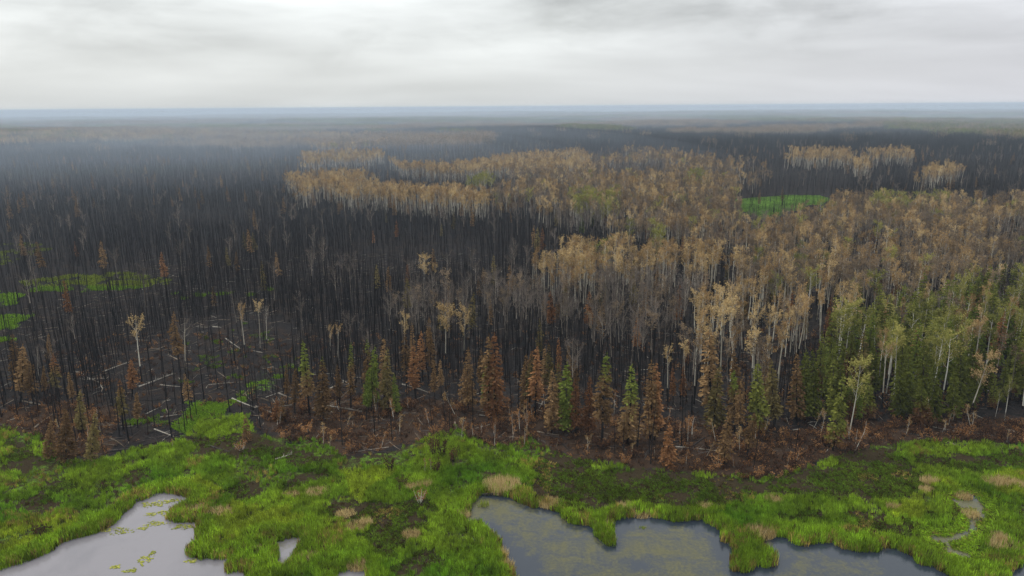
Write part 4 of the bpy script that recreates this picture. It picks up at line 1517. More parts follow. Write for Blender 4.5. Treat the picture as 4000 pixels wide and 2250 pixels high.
def joined(kind, i, m1, m2):
    (a, b), h = PROTO[kind][i % len(PROTO[kind])]
    m = MB()
    m.add(a, 0)
    m.add(b, 1)
    return m.mesh(kind + '_whole', [MT[m1], MT[m2]]), h


def lean_rot(n, s=.035):
    r = RNG.normal(0, s, (n, 3))
    r[:, 2] = RNG.uniform(0, 6.283, n)
    return r


def stand(name, ks, label, cat):
    meshes, hs, rng_of = [], [], {}
    for k in ks:
        nm, proto, m1, m2, _, hr, _ = RANDOM_KIND[k]
        st = len(meshes)
        variants = [(m1, m2)]
        if k == 2:
            variants = [(m1, m2), (m1, 'aspen_orange')]
        for (b1, b2) in variants:
            for i in range(len(PROTO[proto])):
                me, h = joined(proto, i, b1, b2)
                meshes.append(me)
                hs.append(h)
        rng_of[k] = (st, len(meshes), hr)
    sel = np.isin(AK, ks) & ~single
    idx = np.zeros(len(ALL), int)
    sc = np.ones((len(ALL), 3))
    for k in ks:
        s, e, hr = rng_of[k]
        q = AK == k
        nq = int(q.sum())
        idx[q] = RNG.integers(s, e, nq)
        hh = RNG.uniform(hr[0], hr[1], nq) / np.array(hs)[idx[q]]
        w = hh * RNG.uniform(.85, 1.25, nq)
        sc[q] = np.stack([w, w, hh], -1)
    P = np.stack([AX, AY, AZ - .05], -1)[sel]
    scatter(name, P, idx[sel], lean_rot(len(P)), sc[sel], meshes, label, cat)
    return len(P)


NB = stand('burnt_forest', [1, 7], 'dense burnt forest of charred stems receding into haze', 'forest')
NA = stand('aspen_forest', [2, 3, 4], 'far stands of withered aspens with tan and grey crowns', 'forest')
NG = stand('green_forest', [5, 6], 'far pockets of green trees among the withered stands', 'forest')


# distant forest: blocks of many trees, too far off to pick apart
def block(size, n, kind):
    m = MB()
    for _ in range(n):
        x, y = U(-.5, .5) * size, U(-.5, .5) * size
        r = random.random()
        if kind == 'burn':
            h = U(9, 16)
            a = U(0, 3.14)
            for d in (0, 1.57):
                s = Vector((math.cos(a + d), math.sin(a + d), 0)) * .22
                p = Vector((x, y, -1))
                m.face([tuple(p - s), tuple(p + s), tuple(p + Vector((0, 0, h)))], U(0, 1), 0.5, 0)
            for _k in range(5):
                t = U(.3, .95)
                p = Vector((x, y, h * t))
                m.sliver(p, p + Vector((U(-1, 1), U(-1, 1), U(-.3, .3))) * 1.2, .2, U(0, 1), t)
                m.m[-1] = 0
        else:
            h = U(11, 17)
            p = Vector((x, y, -1))
            s = Vector((.13, .0, 0))
            m.face([tuple(p - s), tuple(p + s), tuple(p + Vector((0, 0, h * .9)))], U(0, 1), .5, 0)
            cw = U(1.2, 2.2)
            for _k in range(16):
                c = Vector((x, y, h * U(.55, 1.0))) + Vector((U(-1, 1), U(-1, 1), 0)) * cw * .7
                d = rv()
                m.kite(c, d, d.cross(rv()).normalized(), U(.7, 1.3), U(.6, 1.0), U(0, 1), c.z / h)
                m.m[-1] = 1
    mats = {'burn': [MT['twig_char'], MT['twig_char']], 'aspen': [MT['aspen_bark'], MT['aspen_orange']], 'brown': [MT['twig_grey'], MT['aspen_brown']],
            'green': [MT['twig_char'], MT['spruce_green']]}[kind]
    return m.mesh('far_block_' + kind, mats)


def distant():
    meshes = []
    kinds = ('burn', 'burn', 'burn', 'aspen', 'aspen', 'brown', 'brown', 'green', 'green')
    for k in kinds:
        meshes.append(block(16, 34 if k == 'burn' else 20, k))
    for k in kinds:
        meshes.append(block(44, 150 if k == 'burn' else 110, k))
    P, I, S = [], [], []
    for d0, d1, s, off in ((1000, 2300, 15, 0), (2300, 6500, 44, 9)):
        x, y = jitter_points(d0, d1, s, .72)
        k = classify(x, y)
        r = RNG.random(len(x))
        q = np.full(len(x), -1)
        base = fbm(x, y, 330, 101, 3)
        wild = ss(1300, 2600, np.hypot(x, y))
        q = np.where(base > .60 - .04 * wild, 5 + (r * 2).astype(int), (r * 3).astype(int))
        q = np.where((base < .36 + .05 * wild) & (np.hypot(x, y) > 1500), 7 + (r * 2).astype(int), q)
        q = np.where((k == 2), 3 + (r * 2).astype(int), q)
        q = np.where((k == 3) | (k == 4), 5 + (r * 2).astype(int), q)
        q = np.where((k == 6) | (k == 5), 7 + (r * 2).astype(int), q)
        thin = np.zeros(len(x), bool)
        for p, d in GREEN_PATCH:
            thin |= inside(x, y, p)
        ok = ~thin & (RNG.random(len(x)) < .96)
        P.append(np.stack([x, y, relief(x, y) - .2], -1)[ok])
        I.append((q + off)[ok])
        S.append(RNG.uniform(.85, 1.2, ok.sum()))
    P = np.concatenate(P)
    I = np.concatenate(I)
    S = np.concatenate(S)
    scatter('distant_forest', P, I, np.stack([0 * S, 0 * S, RNG.integers(0, 4, len(S)) * 1.5708], -1), np.stack([S, S, S], -1), meshes,
            'far flat forest fading into blue haze below the horizon', 'forest')
    return len(P)


ND = distant()

# ------------------------------------------------------------------ fallen logs
LOGS = [
    # ends in photo pixels, radius, wood, label
    ((542, 1514), (679, 1460), .20, 'pale_wood', 'long pale fallen trunk with branches lying in the left burnt clearing'),
    ((1286, 1593), (1364, 1524), .14, 'brown_wood', 'fallen log slanting up right from the pale log tip, left of the green pair'),
    ((1294, 1590), (1414, 1610), .17, 'pale_wood', 'long pale log pointing at the foot of the green spruce pair'),
    ((1344, 1572), (1412, 1540), .14, 'dark_wood', 'charred log crossing the ground left of the green spruce pair'),
    ((1567, 1502), (1679, 1536), .15, 'pale_wood', 'pale log behind the withered brown spruce in the middle'),
    ((1600, 1530), (1645, 1490), .13, 'dark_wood', 'charred log crossing the pale one below the ragged brown column'),
    ((1087, 1537), (1137, 1556), .13, 'pale_wood', 'short pale log left of the drooping brown spruce'),
    ((1000, 1589), (1124, 1643), .15, 'pale_wood', 'grey log beside the low rust-red spruce by the green bog'),
    ((1286, 1520), (1344, 1494), .13, 'pale_wood', 'pale log behind the small brown spruce'),
    ((1340, 1488), (1362, 1502), .12, 'pale_wood', 'short bright log behind the narrow spruce column'),
    ((1220, 1616), (1250, 1597), .14, 'dark_wood', 'black log between the two green-topped spruces'),
    ((1356, 1640), (1414, 1630), .15, 'dark_wood', 'black log in front of the tall green spruce pair'),
    ((1460, 1618), (1501, 1643), .14, 'brown_wood', 'brown log right below the green spruce pair'),
    ((1460, 1685), (1484, 1676), .12, 'pale_wood', 'bright short log at the dark marsh edge'),
    ((1046, 1331), (1083, 1322), .15, 'pale_wood', 'pale log beside the brightest white trunk'),
    ((2381, 1572), (2435, 1604), .15, 'dark_wood', 'charred log left of the olive-topped full spruce'),
    ((2385, 1543), (2428, 1554), .13, 'pale_wood', 'pale log behind the olive-topped full spruce'),
    ((2220, 1697), (2323, 1643), .16, 'dark_wood', 'long charred log leaning up right below the free-standing rust spruce'),
    ((2364, 1676), (2414, 1642), .14, 'dark_wood', 'charred log between the leaning tall spruce and the olive-topped one'),
    ((2090, 1572), (2124, 1581), .13, 'pale_wood', 'short pale log behind the red-topped trio'),
    ((1990, 1572), (2066, 1577), .14, 'dark_wood', 'dark log right of the great twin spruces'),
    ((2965, 1607), (3012, 1614), .14, 'pale_wood', 'pale log behind the last brown spruce before the green wood'),
    ((2700, 1750), (2778, 1697), .15, 'dark_wood', 'charred log slanting right of the red pyramid spruce'),
    ((2634, 1726), (2729, 1721), .15, 'dark_wood', 'charred log level behind the red pyramid spruce'),
    ((2679, 1733), (2741, 1774), .13, 'dark_wood', 'charred log slanting down right of the red pyramid spruce'),
    ((2862, 1700), (2903, 1717), .15, 'brown_wood', 'brown log at the bare foot of the leaning thin spruce'),
    ((2099, 1688), (2184, 1701), .14, 'brown_wood', 'brown log with pale end at the tip of the green wedge'),
    ((2207, 1705), (2260, 1674), .14, 'dark_wood', 'charred log next to the big brown-olive spruce foot'),
    ((422, 1763), (551, 1746), .15, 'dark_wood', 'long charred log level at the left marsh edge'),
    ((431, 1713), (489, 1750), .13, 'brown_wood', 'brown log meeting the long level one at the left marsh edge'),
    ((642, 1713), (766, 1680), .16, 'dark_wood', 'long charred log pointing into the bright green bog'),
    ((680, 1708), (768, 1714), .13, 'dark_wood', 'charred log below the long one at the green bog'),
    ((816, 1741), (899, 1767), .14, 'dark_wood', 'charred log on the right side of the green bog'),
    ((850, 1704), (884, 1685), .13, 'dark_wood', 'short charred log across the green bog'),
    ((346, 1684), (361, 1709), .13, 'pale_wood', 'short pale log under the brown-olive spruce at the left'),
    ((1302, 1721), (1400, 1730), .14, 'dark_wood', 'dark log along the black marsh edge in the middle'),
    ((1340, 1752), (1520, 1772), .15, 'dark_wood', 'long dark log at the top of the middle marsh grass'),
    ((1075, 1796), (1140, 1775), .12, 'pale_wood', 'bleached branchy log lying in the yellow-green grass'),
    ((1112, 1729), (1186, 1735), .13, 'dark_wood', 'dark log on black ground above the yellow-green grass'),
    ((344, 1479), (393, 1498), .14, 'pale_wood', 'pale log among black stems, left of the rust spruce'),
    ((393, 1498), (406, 1522), .12, 'pale_wood', 'pale log hanging down from another among black stems'),
    ((288, 1452), (328, 1465), .12, 'pale_wood', 'thin pale log behind the small pointed brown spruce'),
    ((108, 1510), (166, 1502), .13, 'pale_wood', 'pale log near the thin white dead aspen'),
    ((83, 1568), (128, 1581), .13, 'brown_wood', 'brown log in the left edge spruce group'),
    ((907, 1558), (1000, 1594), .15, 'pale_wood', 'grey log right of the bright bog pointing down'),
    ((832, 1282), (864, 1285), .16, 'pale_wood', 'pale log level in the far part of the burnt clearing'),
    ((588, 1659), (646, 1655), .13, 'dark_wood', 'black log left of the bright green bog'),
    ((716, 1651), (766, 1617), .14, 'dark_wood', 'black log slanting at the left rim of the bright bog'),
    ((865, 1427), (911, 1402), .15, 'dark_wood', 'dark log below the rusty-crowned aspen'),
    ((600, 1350), (780, 1300), .14, 'dark_wood', 'long dark log across the burnt clearing'),
    ((880, 1325), (940, 1365), .12, 'pale_wood', 'pale thin log slanting below the rusty-crowned aspen'),
    ((1700, 2062), (1740, 2060), .06, 'brown_wood', 'thin stick lying on the dark patch of the middle marsh'),
    ((521, 1960), (606, 1931), .11, 'dark_wood', 'dark log along the left pond shore under the sedges'),
    ((1885, 1932), (1985, 1933), .10, 'dark_wood', 'dark log at the head of the right pond'),
    ((3340, 2092), (3380, 2097), .07, 'brown_wood', 'brown stick on the dark marsh by the right pond'),
    ((1480, 1668), (1590, 1694), .13, 'brown_wood', 'brown log lying on the brown litter right of the bright short one'),
]


def log_mesh(L, r, mtl, branchy):
    m = MB()
    n = 6
    bend = U(-.25, .25)
    pts_ = [Vector((t * L, bend * math.sin(t * 3.14), 0)) for t in np.linspace(0, 1, n)]
    m.tube(pts_, [r * (1.15 - .75 * t) for t in np.linspace(0, 1, n)], 6, 1.0)
    for _ in range(branchy):
        t = U(.35, .97)
        p = Vector((t * L, bend * math.sin(t * 3.14), 0))
        d = Vector((U(.3, 1), U(-1, 1), U(0.0, 1))).normalized()
        q = p + d * U(.5, 1.8) * min(1, L / 6)
        m.tube([p, q], [r * .3, .012], 3, 1.0, cap=False)
    return m.mesh('log', [MT[mtl]])


def put_log(p, q, r, mtl, label, group=None, branchy=3):
    d = q - p
    L = math.hypot(d[0], d[1])
    o = bpy.data.objects.new('fallen_log', log_mesh(L, r, mtl, branchy))
    link(o)
    z0 = float(relief(np.array([p[0]]), np.array([p[1]]))[0]) + r * .8
    z1 = float(relief(np.array([q[0]]), np.array([q[1]]))[0]) + r * .6
    o.location = (p[0], p[1], z0)
    o.rotation_euler = (0, -math.atan2(z1 - z0, L), math.atan2(d[1], d[0]))
    tag(o, label, 'log', group or 'fallen logs')
    return o


for i, (a, b, r, mtl, lab) in enumerate(LOGS):
    p = ground(np.array([a[0]]), np.array([a[1]]))[0]
    q = ground(np.array([b[0]]), np.array([b[1]]))[0]
    put_log(p, q, r, mtl, lab, branchy=16 if i in (0, 37) else 3)
cnt = 0
RLOGS = []
while cnt < 110:
    u, v = U(0, 4000), U(1330, 1800)
    p = ground(np.array([u]), np.array([v]))[0]
    xa, ya = np.array([p[0]]), np.array([p[1]])
    if inside(xa, ya, MARSH)[0] or (u > 3050 and v < 1640):
        continue
    a = U(0, 6.28)
    L = U(3, 9)
    q = p + np.array([math.cos(a) * L, math.sin(a) * L * .8, 0])
    if inside(np.array([q[0]]), np.array([q[1]]), MARSH)[0]:
        continue
    w = random.choice(('dark_wood', 'dark_wood', 'dark_wood', 'brown_wood', 'pale_wood'))
    rg = region(u, v)
    word = {'dark_wood': 'charred black', 'brown_wood': 'weathered brown', 'pale_wood': 'bleached pale'}[w]
    o = put_log(p, q, U(.07, .14), w, '%s%s thin log %s' % ('long ' if L > 6.5 else ('short ' if L < 4.5 else ''), word, beside(float(p[0]), float(p[1])) or rg), '%s fallen logs %s' % (word, rg))
    RLOGS.append((o, u))
    cnt += 1
settle(RLOGS)

# ------------------------------------------------------------------ shrubs and saplings along the burn's edge
PLANTS = []


def edge_plants():
    n = 0
    tries = 0
    while n < 150 and tries < 6000:
        tries += 1
        u, v = U(0, 4000), U(1560, 1870)
        p = ground(np.array([u]), np.array([v]))[0]
        xa, ya = np.array([p[0]]), np.array([p[1]])
        if not in_any(xa, ya, BROWN)[0] or pond_sd(xa, ya)[0] < 3:
            continue
        if u < 600 and random.random() < .6:
            continue
        x, y = float(p[0]), float(p[1])
        rg = 'along the right wood edge' if u > 2900 else ('along the middle wood edge' if u > 1000 else 'at the left marsh edge')
        bs = beside(x, y) or rg
        c = random.random()
        if c < .42:
            e = tree('birch_sapling', 'sapling', random.randint(0, 9), 'birch_bark', random.choice(('shrub_orange', 'aspen_orange')), x, y, U(2.5, 5.5), U(.8, 1.3),
                 'orange-leaved birch sapling %s' % bs, 'sapling', 'orange birch saplings %s' % rg,
                 lean=(random.gauss(0, .16), random.gauss(0, .12)), parts=('stem', 'crown'))
        elif c < .72:
            e = tree('scorched_shrub', 'shrub', random.randint(0, 9), 'brown_wood', 'shrub_orange', x, y, U(1.2, 2.4), U(.9, 1.5),
                 'orange-brown scorched shrub %s' % bs, 'shrub', 'orange-brown shrubs %s' % rg, parts=('stems', 'foliage'))
        else:
            e = tree('scorched_shrub', 'shrub', random.randint(0, 9), 'char_bark', 'shrub_dark', x, y, U(1.2, 2.6), U(1.0, 1.6),
                 'dark brown scorched shrub %s' % bs, 'shrub', 'dark brown shrubs %s' % rg, parts=('stems', 'foliage'))
        PLANTS.append((e, u))
        n += 1
    settle(PLANTS)
    # surveyed ones
    for (top, foot, kind, m2, nm, lab) in [
        ((1690, 1690), (1690, 1775), 'shrub', 'shrub_dark', 'scorched_shrub', 'big dark brown shrub in the middle marsh top'),
        ((1725, 1690), (1728, 1790), 'shrub', 'shrub_dark', 'scorched_shrub', 'tall dark brown shrub right of the big one in the middle marsh'),
        ((1520, 1770), (1524, 1845), 'shrub', 'shrub_dark', 'scorched_shrub', 'dark brown shrub with black foot in the middle marsh'),
        ((1660, 1790), (1660, 1850), 'sapling', 'shrub_orange', 'birch_sapling', 'rusty sapling below the big dark shrubs, left one'),
        ((1683, 1790), (1684, 1845), 'sapling', 'shrub_orange', 'birch_sapling', 'rusty sapling below the big dark shrubs, right one'),
        ((1705, 1795), (1704, 1850), 'shrub', 'shrub_dark', 'scorched_shrub', 'thin black shrub beside the rusty saplings in the marsh'),
        ((1768, 1745), (1770, 1805), 'shrub', 'shrub_dark', 'scorched_shrub', 'dark shrub with a red spray near the green wedge'),
        ((1935, 1655), (1932, 1745), 'sapling', 'spruce_rust', 'birch_sapling', 'red-brown sapling at the tip of the bright grass'),
        ((1850, 1650), (1850, 1715), 'sapling', 'shrub_orange', 'birch_sapling', 'orange sapling, left of two by the bright grass tip'),
        ((1878, 1650), (1880, 1712), 'sapling', 'shrub_orange', 'birch_sapling', 'orange sapling, right of two by the bright grass tip'),
        ((2003, 1605), (2004, 1700), 'sapling', 'shrub_orange', 'birch_sapling', 'bright orange birch group, left stem by the great twins'),
        ((2030, 1598), (2031, 1698), 'sapling', 'shrub_orange', 'birch_sapling', 'bright orange birch group, middle stem by the great twins'),
        ((2056, 1605), (2057, 1695), 'sapling', 'shrub_orange', 'birch_sapling', 'bright orange birch group, right stem by the great twins'),
        ((1642, 1910), (1641, 1965), 'shrub', 'shrub_orange', 'scorched_shrub', 'reddish brown tuft on black foot in the middle marsh'),
        ((1575, 1855), (1575, 1893), 'shrub', 'shrub_dark', 'scorched_shrub', 'small dark twig bush in the middle marsh grass'),
        ((150, 2040), (155, 2095), 'shrub', 'shrub_dark', 'scorched_shrub', 'dark brown bush by the left pond sedges'),
        ((400, 1880), (398, 1920), 'shrub', 'shrub_dark', 'scorched_shrub', 'brown bush in the left marsh grass'),
        ((675, 1715), (676, 1752), 'sapling', 'shrub_orange', 'birch_sapling', 'small tan sapling left of the green bog'),
        ((936, 1715), (940, 1760), 'shrub', 'shrub_orange', 'scorched_shrub', 'orange bush right of the green bog'),
        ((1285, 1700), (1288, 1750), 'sapling', 'aspen_tan', 'birch_sapling', 'pale tan sapling at the black edge of the middle marsh'),
    ]:
        x, y, h, lean = survey(top, foot)
        w = 1.3 if kind == 'shrub' else 1.0
        if kind == 'shrub':
            w = min(1.3, 1.6 / h * 1.2)
        tree(nm, kind, random.randint(0, 9), 'char_bark' if m2 == 'shrub_dark' else 'birch_bark', m2, x, y, h, w, lab, 'shrub' if kind == 'shrub' else 'sapling',
             'shrubs and saplings in the marsh', lean=(lean, 0), parts=('stems', 'foliage') if kind == 'shrub' else ('stem', 'crown'))


edge_plants()


# low scorched brush that nobody could count
def undergrowth():
    x = RNG.uniform(-115, 115, 60000)
    y = RNG.uniform(100, 190, 60000)
    b = in_any(x, y, BROWN)
    burn = ~inside(x, y, MARSH)
    keep = (b & (RNG.random(len(x)) < .27 * (.4 + 1.2 * fbm(x, y, 6, 141, 2)))) | (burn & ~b & (RNG.random(len(x)) < .07))
    keep &= pond_sd(x, y) > 2
    x, y = x[keep], y[keep]
    u, v = project(x, y, 0 * x + .3)
    right = u > 2900
    meshes = []
    for i in range(4):
        for mt in ('shrub_orange', 'shrub_dark', 'shrub_dark'):
            st, lf = shrub(.8, 5, 64, .6, .125)
            m = MB()
            m.add(st, 0)
            m.add(lf, 1)
            meshes.append(m.mesh('brush', [MT['char_bark'], MT[mt]]))
    n = len(x)
    s = RNG.uniform(.5, 1.5, n) * np.where(right, 1.25, .9)
    scatter('undergrowth', np.stack([x, y, relief(x, y) - .03], -1), RNG.integers(0, 12, n), lean_rot(n, .1), np.stack([s, s, s * RNG.uniform(.7, 1.2, n)], -1), meshes,
            'low brown scorched brush along the wood edge', 'brush')


undergrowth()


# fallen twigs and thin poles all over the burnt floor
def litter():
    x = RNG.uniform(-150, 150, 26000)
    y = RNG.uniform(118, 300, 26000)
    ok = ~inside(x, y, MARSH) & (np.abs(x) < .8 * y) & (RNG.random(len(x)) < .55)
    x, y = x[ok], y[ok]
    meshes = []
    for mt in ('dark_wood', 'dark_wood', 'brown_wood', 'pale_wood'):
        for _ in range(3):
            m = MB()
            L = U(1.2, 3.6)
            m.tube([(-L / 2, 0, 0), (0, U(-.1, .1), .03), (L / 2, 0, .04)], [.055, .045, .02], 4, 1)
            meshes.append(m.mesh('stick', [MT[mt]]))
    n = len(x)
    r = np.stack([RNG.normal(0, .06, n), RNG.normal(0, .06, n), RNG.uniform(0, 6.28, n)], -1)
    s = RNG.uniform(.6, 1.5, n)
    p = RNG.random(n)
    idx = np.where(p < .8, RNG.integers(0, 6, n), np.where(p < .95, RNG.integers(6, 9, n), RNG.integers(9, 12, n)))
    scatter('fallen_branches', np.stack([x, y, relief(x, y) + .06], -1), idx, r, np.stack([s, s, s], -1), meshes,
            'charred sticks and twigs strewn over the burnt forest floor', 'branches')


litter()


# ------------------------------------------------------------------ grass
# where dry reeds crowd out the sedge: pixel on the ground, radius, height, label
REEDS = [((1960, 1905), 2.4, 1.7, 'tall pale dry reed clump at the head of the right pond'), ((1805, 2008), 1.0, 1.1, 'small dry reed clump on the left shore of the right pond'),
         ((2150, 1968), 1.6, .9, 'dry reed strip on the upper shore of the right pond'), ((2445, 1985), 1.2, 1.0, 'dry reed tuft behind the pond spit'),
         ((2505, 2003), 1.4, .8, 'dry reed fringe right of the pond spit'), ((2757, 1985), 1.0, 1.0, 'dry reed tuft by the lime sedge bed'),
         ((2968, 2085), 1.7, 1.2, 'dry reed clump on the right peninsula'), ((2372, 2045), .7, 1.0, 'dry reed tuft on the pond spit'),
         ((760, 1990), 1.6, .8, 'dry brown reed patch on the left pond headland'), ((855, 2005), 1.8, .8, 'round dry reed patch right of the left headland'),
         ((1240, 1925), 1.7, .8, 'dry reed patch in the middle left marsh'), ((1140, 1935), 1.2, .7, 'small dry reed patch left in the middle marsh'),
         ((1350, 2010), 1.2, .8, 'dry reed patch left of the dark bog patch'), ((1395, 2060), 1.4, .9, 'dry reed strip below the dark bog patch'),
         ((1430, 2045), .8, 1.1, 'upright dry reeds at the end of the strip below dark bog'), ((1610, 2090), 1.2, .8, 'dry reed patch in the lower middle marsh'),
         ((1660, 1895), 1.0, 1.0, 'pale dry reed tuft in the bright middle marsh'), ((1610, 1905), 1.0, .9, 'dry reed tuft left of the pale one in bright marsh'),
         ((3630, 1885), 1.1, 1.3, 'dry reed clump at the dark rim on the right marsh'), ((3618, 1918), .9, 1.0, 'lower dry reed clump at the dark rim'),
         ((3890, 1890), 1.8, 1.1, 'wide dry reed patch in the right marsh'), ((3930, 1880), 1.4, 1.0, 'dry reed patch right of the wide one'),
         ((3985, 1895), 1.2, .9, 'dry reed patch on the right picture edge'), ((3765, 1938), 1.0, .9, 'dry reed tuft at the head of the creek'),
         ((3790, 2008), 1.1, 1.0, 'orange dry reed tuft in the creek bend'), ((3920, 2135), 1.9, 1.1, 'large dry reed clump at the lower right'),
         ((3905, 2105), 1.0, 1.1, 'smaller dry reeds behind the large lower right clump'), ((1200, 2175), 1.3, .8, 'dry reed tuft beside the small middle pool'),
         ((1010, 2150), 1.0, .8, 'dry reed tuft left of the small middle pool'), ((1400, 2212), 1.2, .9, 'dry reed tuft at the bottom pool'),
         ((1955, 2160), .9, 1.1, 'dry reeds on the left shore of the right pond near the bottom'), ((1975, 2205), .9, 1.1, 'dry reeds at the lowest left shore of the right pond'),
         ((3490, 1985), .9, 1.0, 'dry reed tuft at the left of the lime sedge bed'), ((3020, 1955), 1.2, .9, 'dry reed tuft at the upper shore of the right marsh')]
REED_XY = ground(np.array([q[0][0] for q in REEDS], float), np.array([q[0][1] for q in REEDS], float))


def grass():
    meshes = [tuft(15, .36, 1.0, .35, .055).mesh('sedge', [MT['grass']]) for _ in range(6)]
    meshes += [tuft(9, .34, .55, .9, .06).mesh('low_grass', [MT['grass']]) for _ in range(4)]
    N0 = 330000
    # denser near, thinner far
    x = RNG.uniform(-128, 128, N0)
    y = RNG.uniform(70, 142, N0)
    ok = inside(x, y, MARSH) & (np.abs(x) < .86 * y + 4)
    x, y = x[ok], y[ok]
    wx, wy = wob(x, y, 1.7, 0.35, 21)
    sd = pond_sd(x + wx, y + wy)
    ok = sd > -0.25
    x, y, sd = x[ok], y[ok], sd[ok]
    n = len(x)
    w5x, w5y = patch_wob(x, y)
    dk = in_any(x + w5x, y + w5y, DARK_MARSH)
    lm = in_any(x + w5x, y + w5y, LIME)
    left = x < -10
    pn = fbm(x, y, 9, 151, 3)
    pf = fbm(x, y, 2.2, 161, 2)
    fringe = (1 - ss(1.2, 3.2, sd + (pf - .5) * 1.5)) 
    dens = np.where(dk, .40 + .6 * ss(.38, .58, pf), .55 + .45 * ss(.3, .55, vnoise(x, y, 1.3, 231)))
    # bare burnt spots left over in the green
    bare = ss(.46, .34, fbm(x, y, 4.5, 171, 2) + .12 * pn - .10 * ((x < -25) & (y > 108))) * (1 - fringe)
    dens = dens * (1 - .85 * bare)
    dens = np.maximum(dens, fringe)
    e = sdist(x, y, MARSH, 12.0)
    dens = dens * (0.12 + 0.88 * ss(0, 9, -e + (pf - .5) * 12 + (pn - .5) * 9))
    for q, g0 in zip(REEDS, REED_XY):
        dens = np.where(np.hypot((x - g0[0]) / 1.3, y - g0[1]) < q[1] * .9, dens * .12, dens)
    keep = RNG.random(n) < dens
    x, y, sd, dk, lm, pn, pf, fringe = [q[keep] for q in (x, y, sd, dk, lm, pn, pf, fringe)]
    n = len(x)
    t = np.clip(pn * 2.4 - .7, 0, 1)[:, None]
    c = (1 - t) * np.array([.085, .185, .014]) + t * np.array([.165, .255, .024])
    limec = np.array([.215, .270, .026])
    c = np.where(lm[:, None], .35 * c + .65 * limec, c)
    darkc = np.array([.052, .100, .011])
    c = np.where(dk[:, None], .25 * c + .75 * darkc, c)
    fr = fringe[:, None]
    c = c * (1 - fr * .85) + fr * .85 * np.array([.165, .270, .022])
    # dry blades
    dry = (fbm(x, y, 6, 181, 2) > .70) & (RNG.random(n) < .35)
    edge_dry = (sd < .5) & (RNG.random(n) < .16)
    c = np.where((dry | edge_dry)[:, None], np.array([.22, .175, .062]), c)
    c = np.where(((RNG.random(n) < np.where(dk, .3, .05)))[:, None], np.array([.040, .028, .014]), c)
    c = c * RNG.uniform(.55, 1.4, (n, 1)) * np.array([1.70, 1.60, 1.3]) * (.45 + .95 * fbm(x, y, 2.6, 221, 3))[:, None]
    crk = sdist(x, y, CREEK) - .55 < 1.7
    low = crk | ((dk | (RNG.random(n) < .25)) & (fringe < .5))
    idx = np.where(low, RNG.integers(6, 10, n), RNG.integers(0, 6, n))
    s = RNG.uniform(.75, 1.2, n) * np.where(fringe > .5, 1.15, .8)
    hz = s * RNG.uniform(.8, 1.2, n) * np.where(dk, .8, 1) * np.where(crk, .55, 1)
    z = np.where(sd < 1.2, relief(x, y) * ss(-0.2, 1.2, sd) - .3 * (1 - ss(-1, .25, sd)), relief(x, y))
    P = [np.stack([x, y, z], -1)]
    C = [c]
    I = [idx]
    S = [np.stack([s, s, hz], -1)]
    # green patches in the burn
    x = RNG.uniform(-330, 120, 900000)
    y = RNG.uniform(118, 330, 900000)
    v = vigour(x, y)
    ok = (v > 0) & ~inside(x, y, MARSH)
    x, y, v = x[ok], y[ok], v[ok]
    far = np.hypot(x, y)
    pf = fbm(x, y, 3.5, 191, 2)
    ok = (RNG.random(len(x)) < v * ss(.74 - .42 * v, .86 - .28 * v, pf)) & (RNG.random(len(x)) < np.clip(150 / far, 0, 1) ** 1)
    x, y, v, far = x[ok], y[ok], v[ok], far[ok]
    n = len(x)
    c = np.array([.165, .29, .022]) * RNG.uniform(.7, 1.3, (n, 1)) * (.35 + .65 * v)[:, None]
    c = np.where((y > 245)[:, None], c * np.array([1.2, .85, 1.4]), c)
    s = RNG.uniform(.8, 1.4, n) * np.clip(far / 170, 1, 1.8)
    P.append(np.stack([x, y, relief(x, y)], -1))
    C.append(c)
    I.append(RNG.integers(6, 10, n))
    S.append(np.stack([s, s, s * .8], -1))
    # the far bright meadow
    x = RNG.uniform(100, 260, 60000)
    y = RNG.uniform(380, 560, 60000)
    ok = inside(x + wob(x, y, 22, 12, 211)[0], y + wob(x, y, 22, 16, 213)[1], GREEN_PATCH[11][0]) & (RNG.random(len(x)) < .35 + .65 * ss(.3, .5, fbm(x, y, 9, 215, 2)))
    x, y = x[ok], y[ok]
    n = len(x)
    s = RNG.uniform(1.6, 2.6, n)
    P.append(np.stack([x, y, relief(x, y)], -1))
    C.append(np.array([.165, .30, .05]) * RNG.uniform(.6, 1.2, (n, 1)) * (.6 + .8 * fbm(x, y, 16, 201, 2))[:, None])
    I.append(RNG.integers(6, 10, n))
    S.append(np.stack([s, s, s * .5], -1))
    P, C, I, S = (np.concatenate(q) for q in (P, C, I, S))
    scatter('grass', P, I, lean_rot(len(P), .06), S, meshes, 'bright green sedge and grass of the marsh and clearings', 'grass', C)
    return len(P)


NGR = grass()


# ------------------------------------------------------------------ dry reed clumps, sedge islets, algae rafts
def clump_mesh(rad, h, n, mtl):
    m = MB()
    for _ in range(n):
        a = U(0, 6.283)
        rr = rad * math.sqrt(U(0, 1))
        p = Vector((math.cos(a) * rr * 1.3, math.sin(a) * rr, -.05))
        hh = h * U(.6, 1.1)
        e = p + Vector((U(-.3, .3), U(-.3, .3), hh))
        s = Vector((U(-1, 1), U(-1, 1), 0)).normalized() * .04
        m.face([tuple(p - s), tuple(p + s), tuple(e)], U(0, 1), .5)
    return m.mesh('reed_blades', [MT[mtl]])


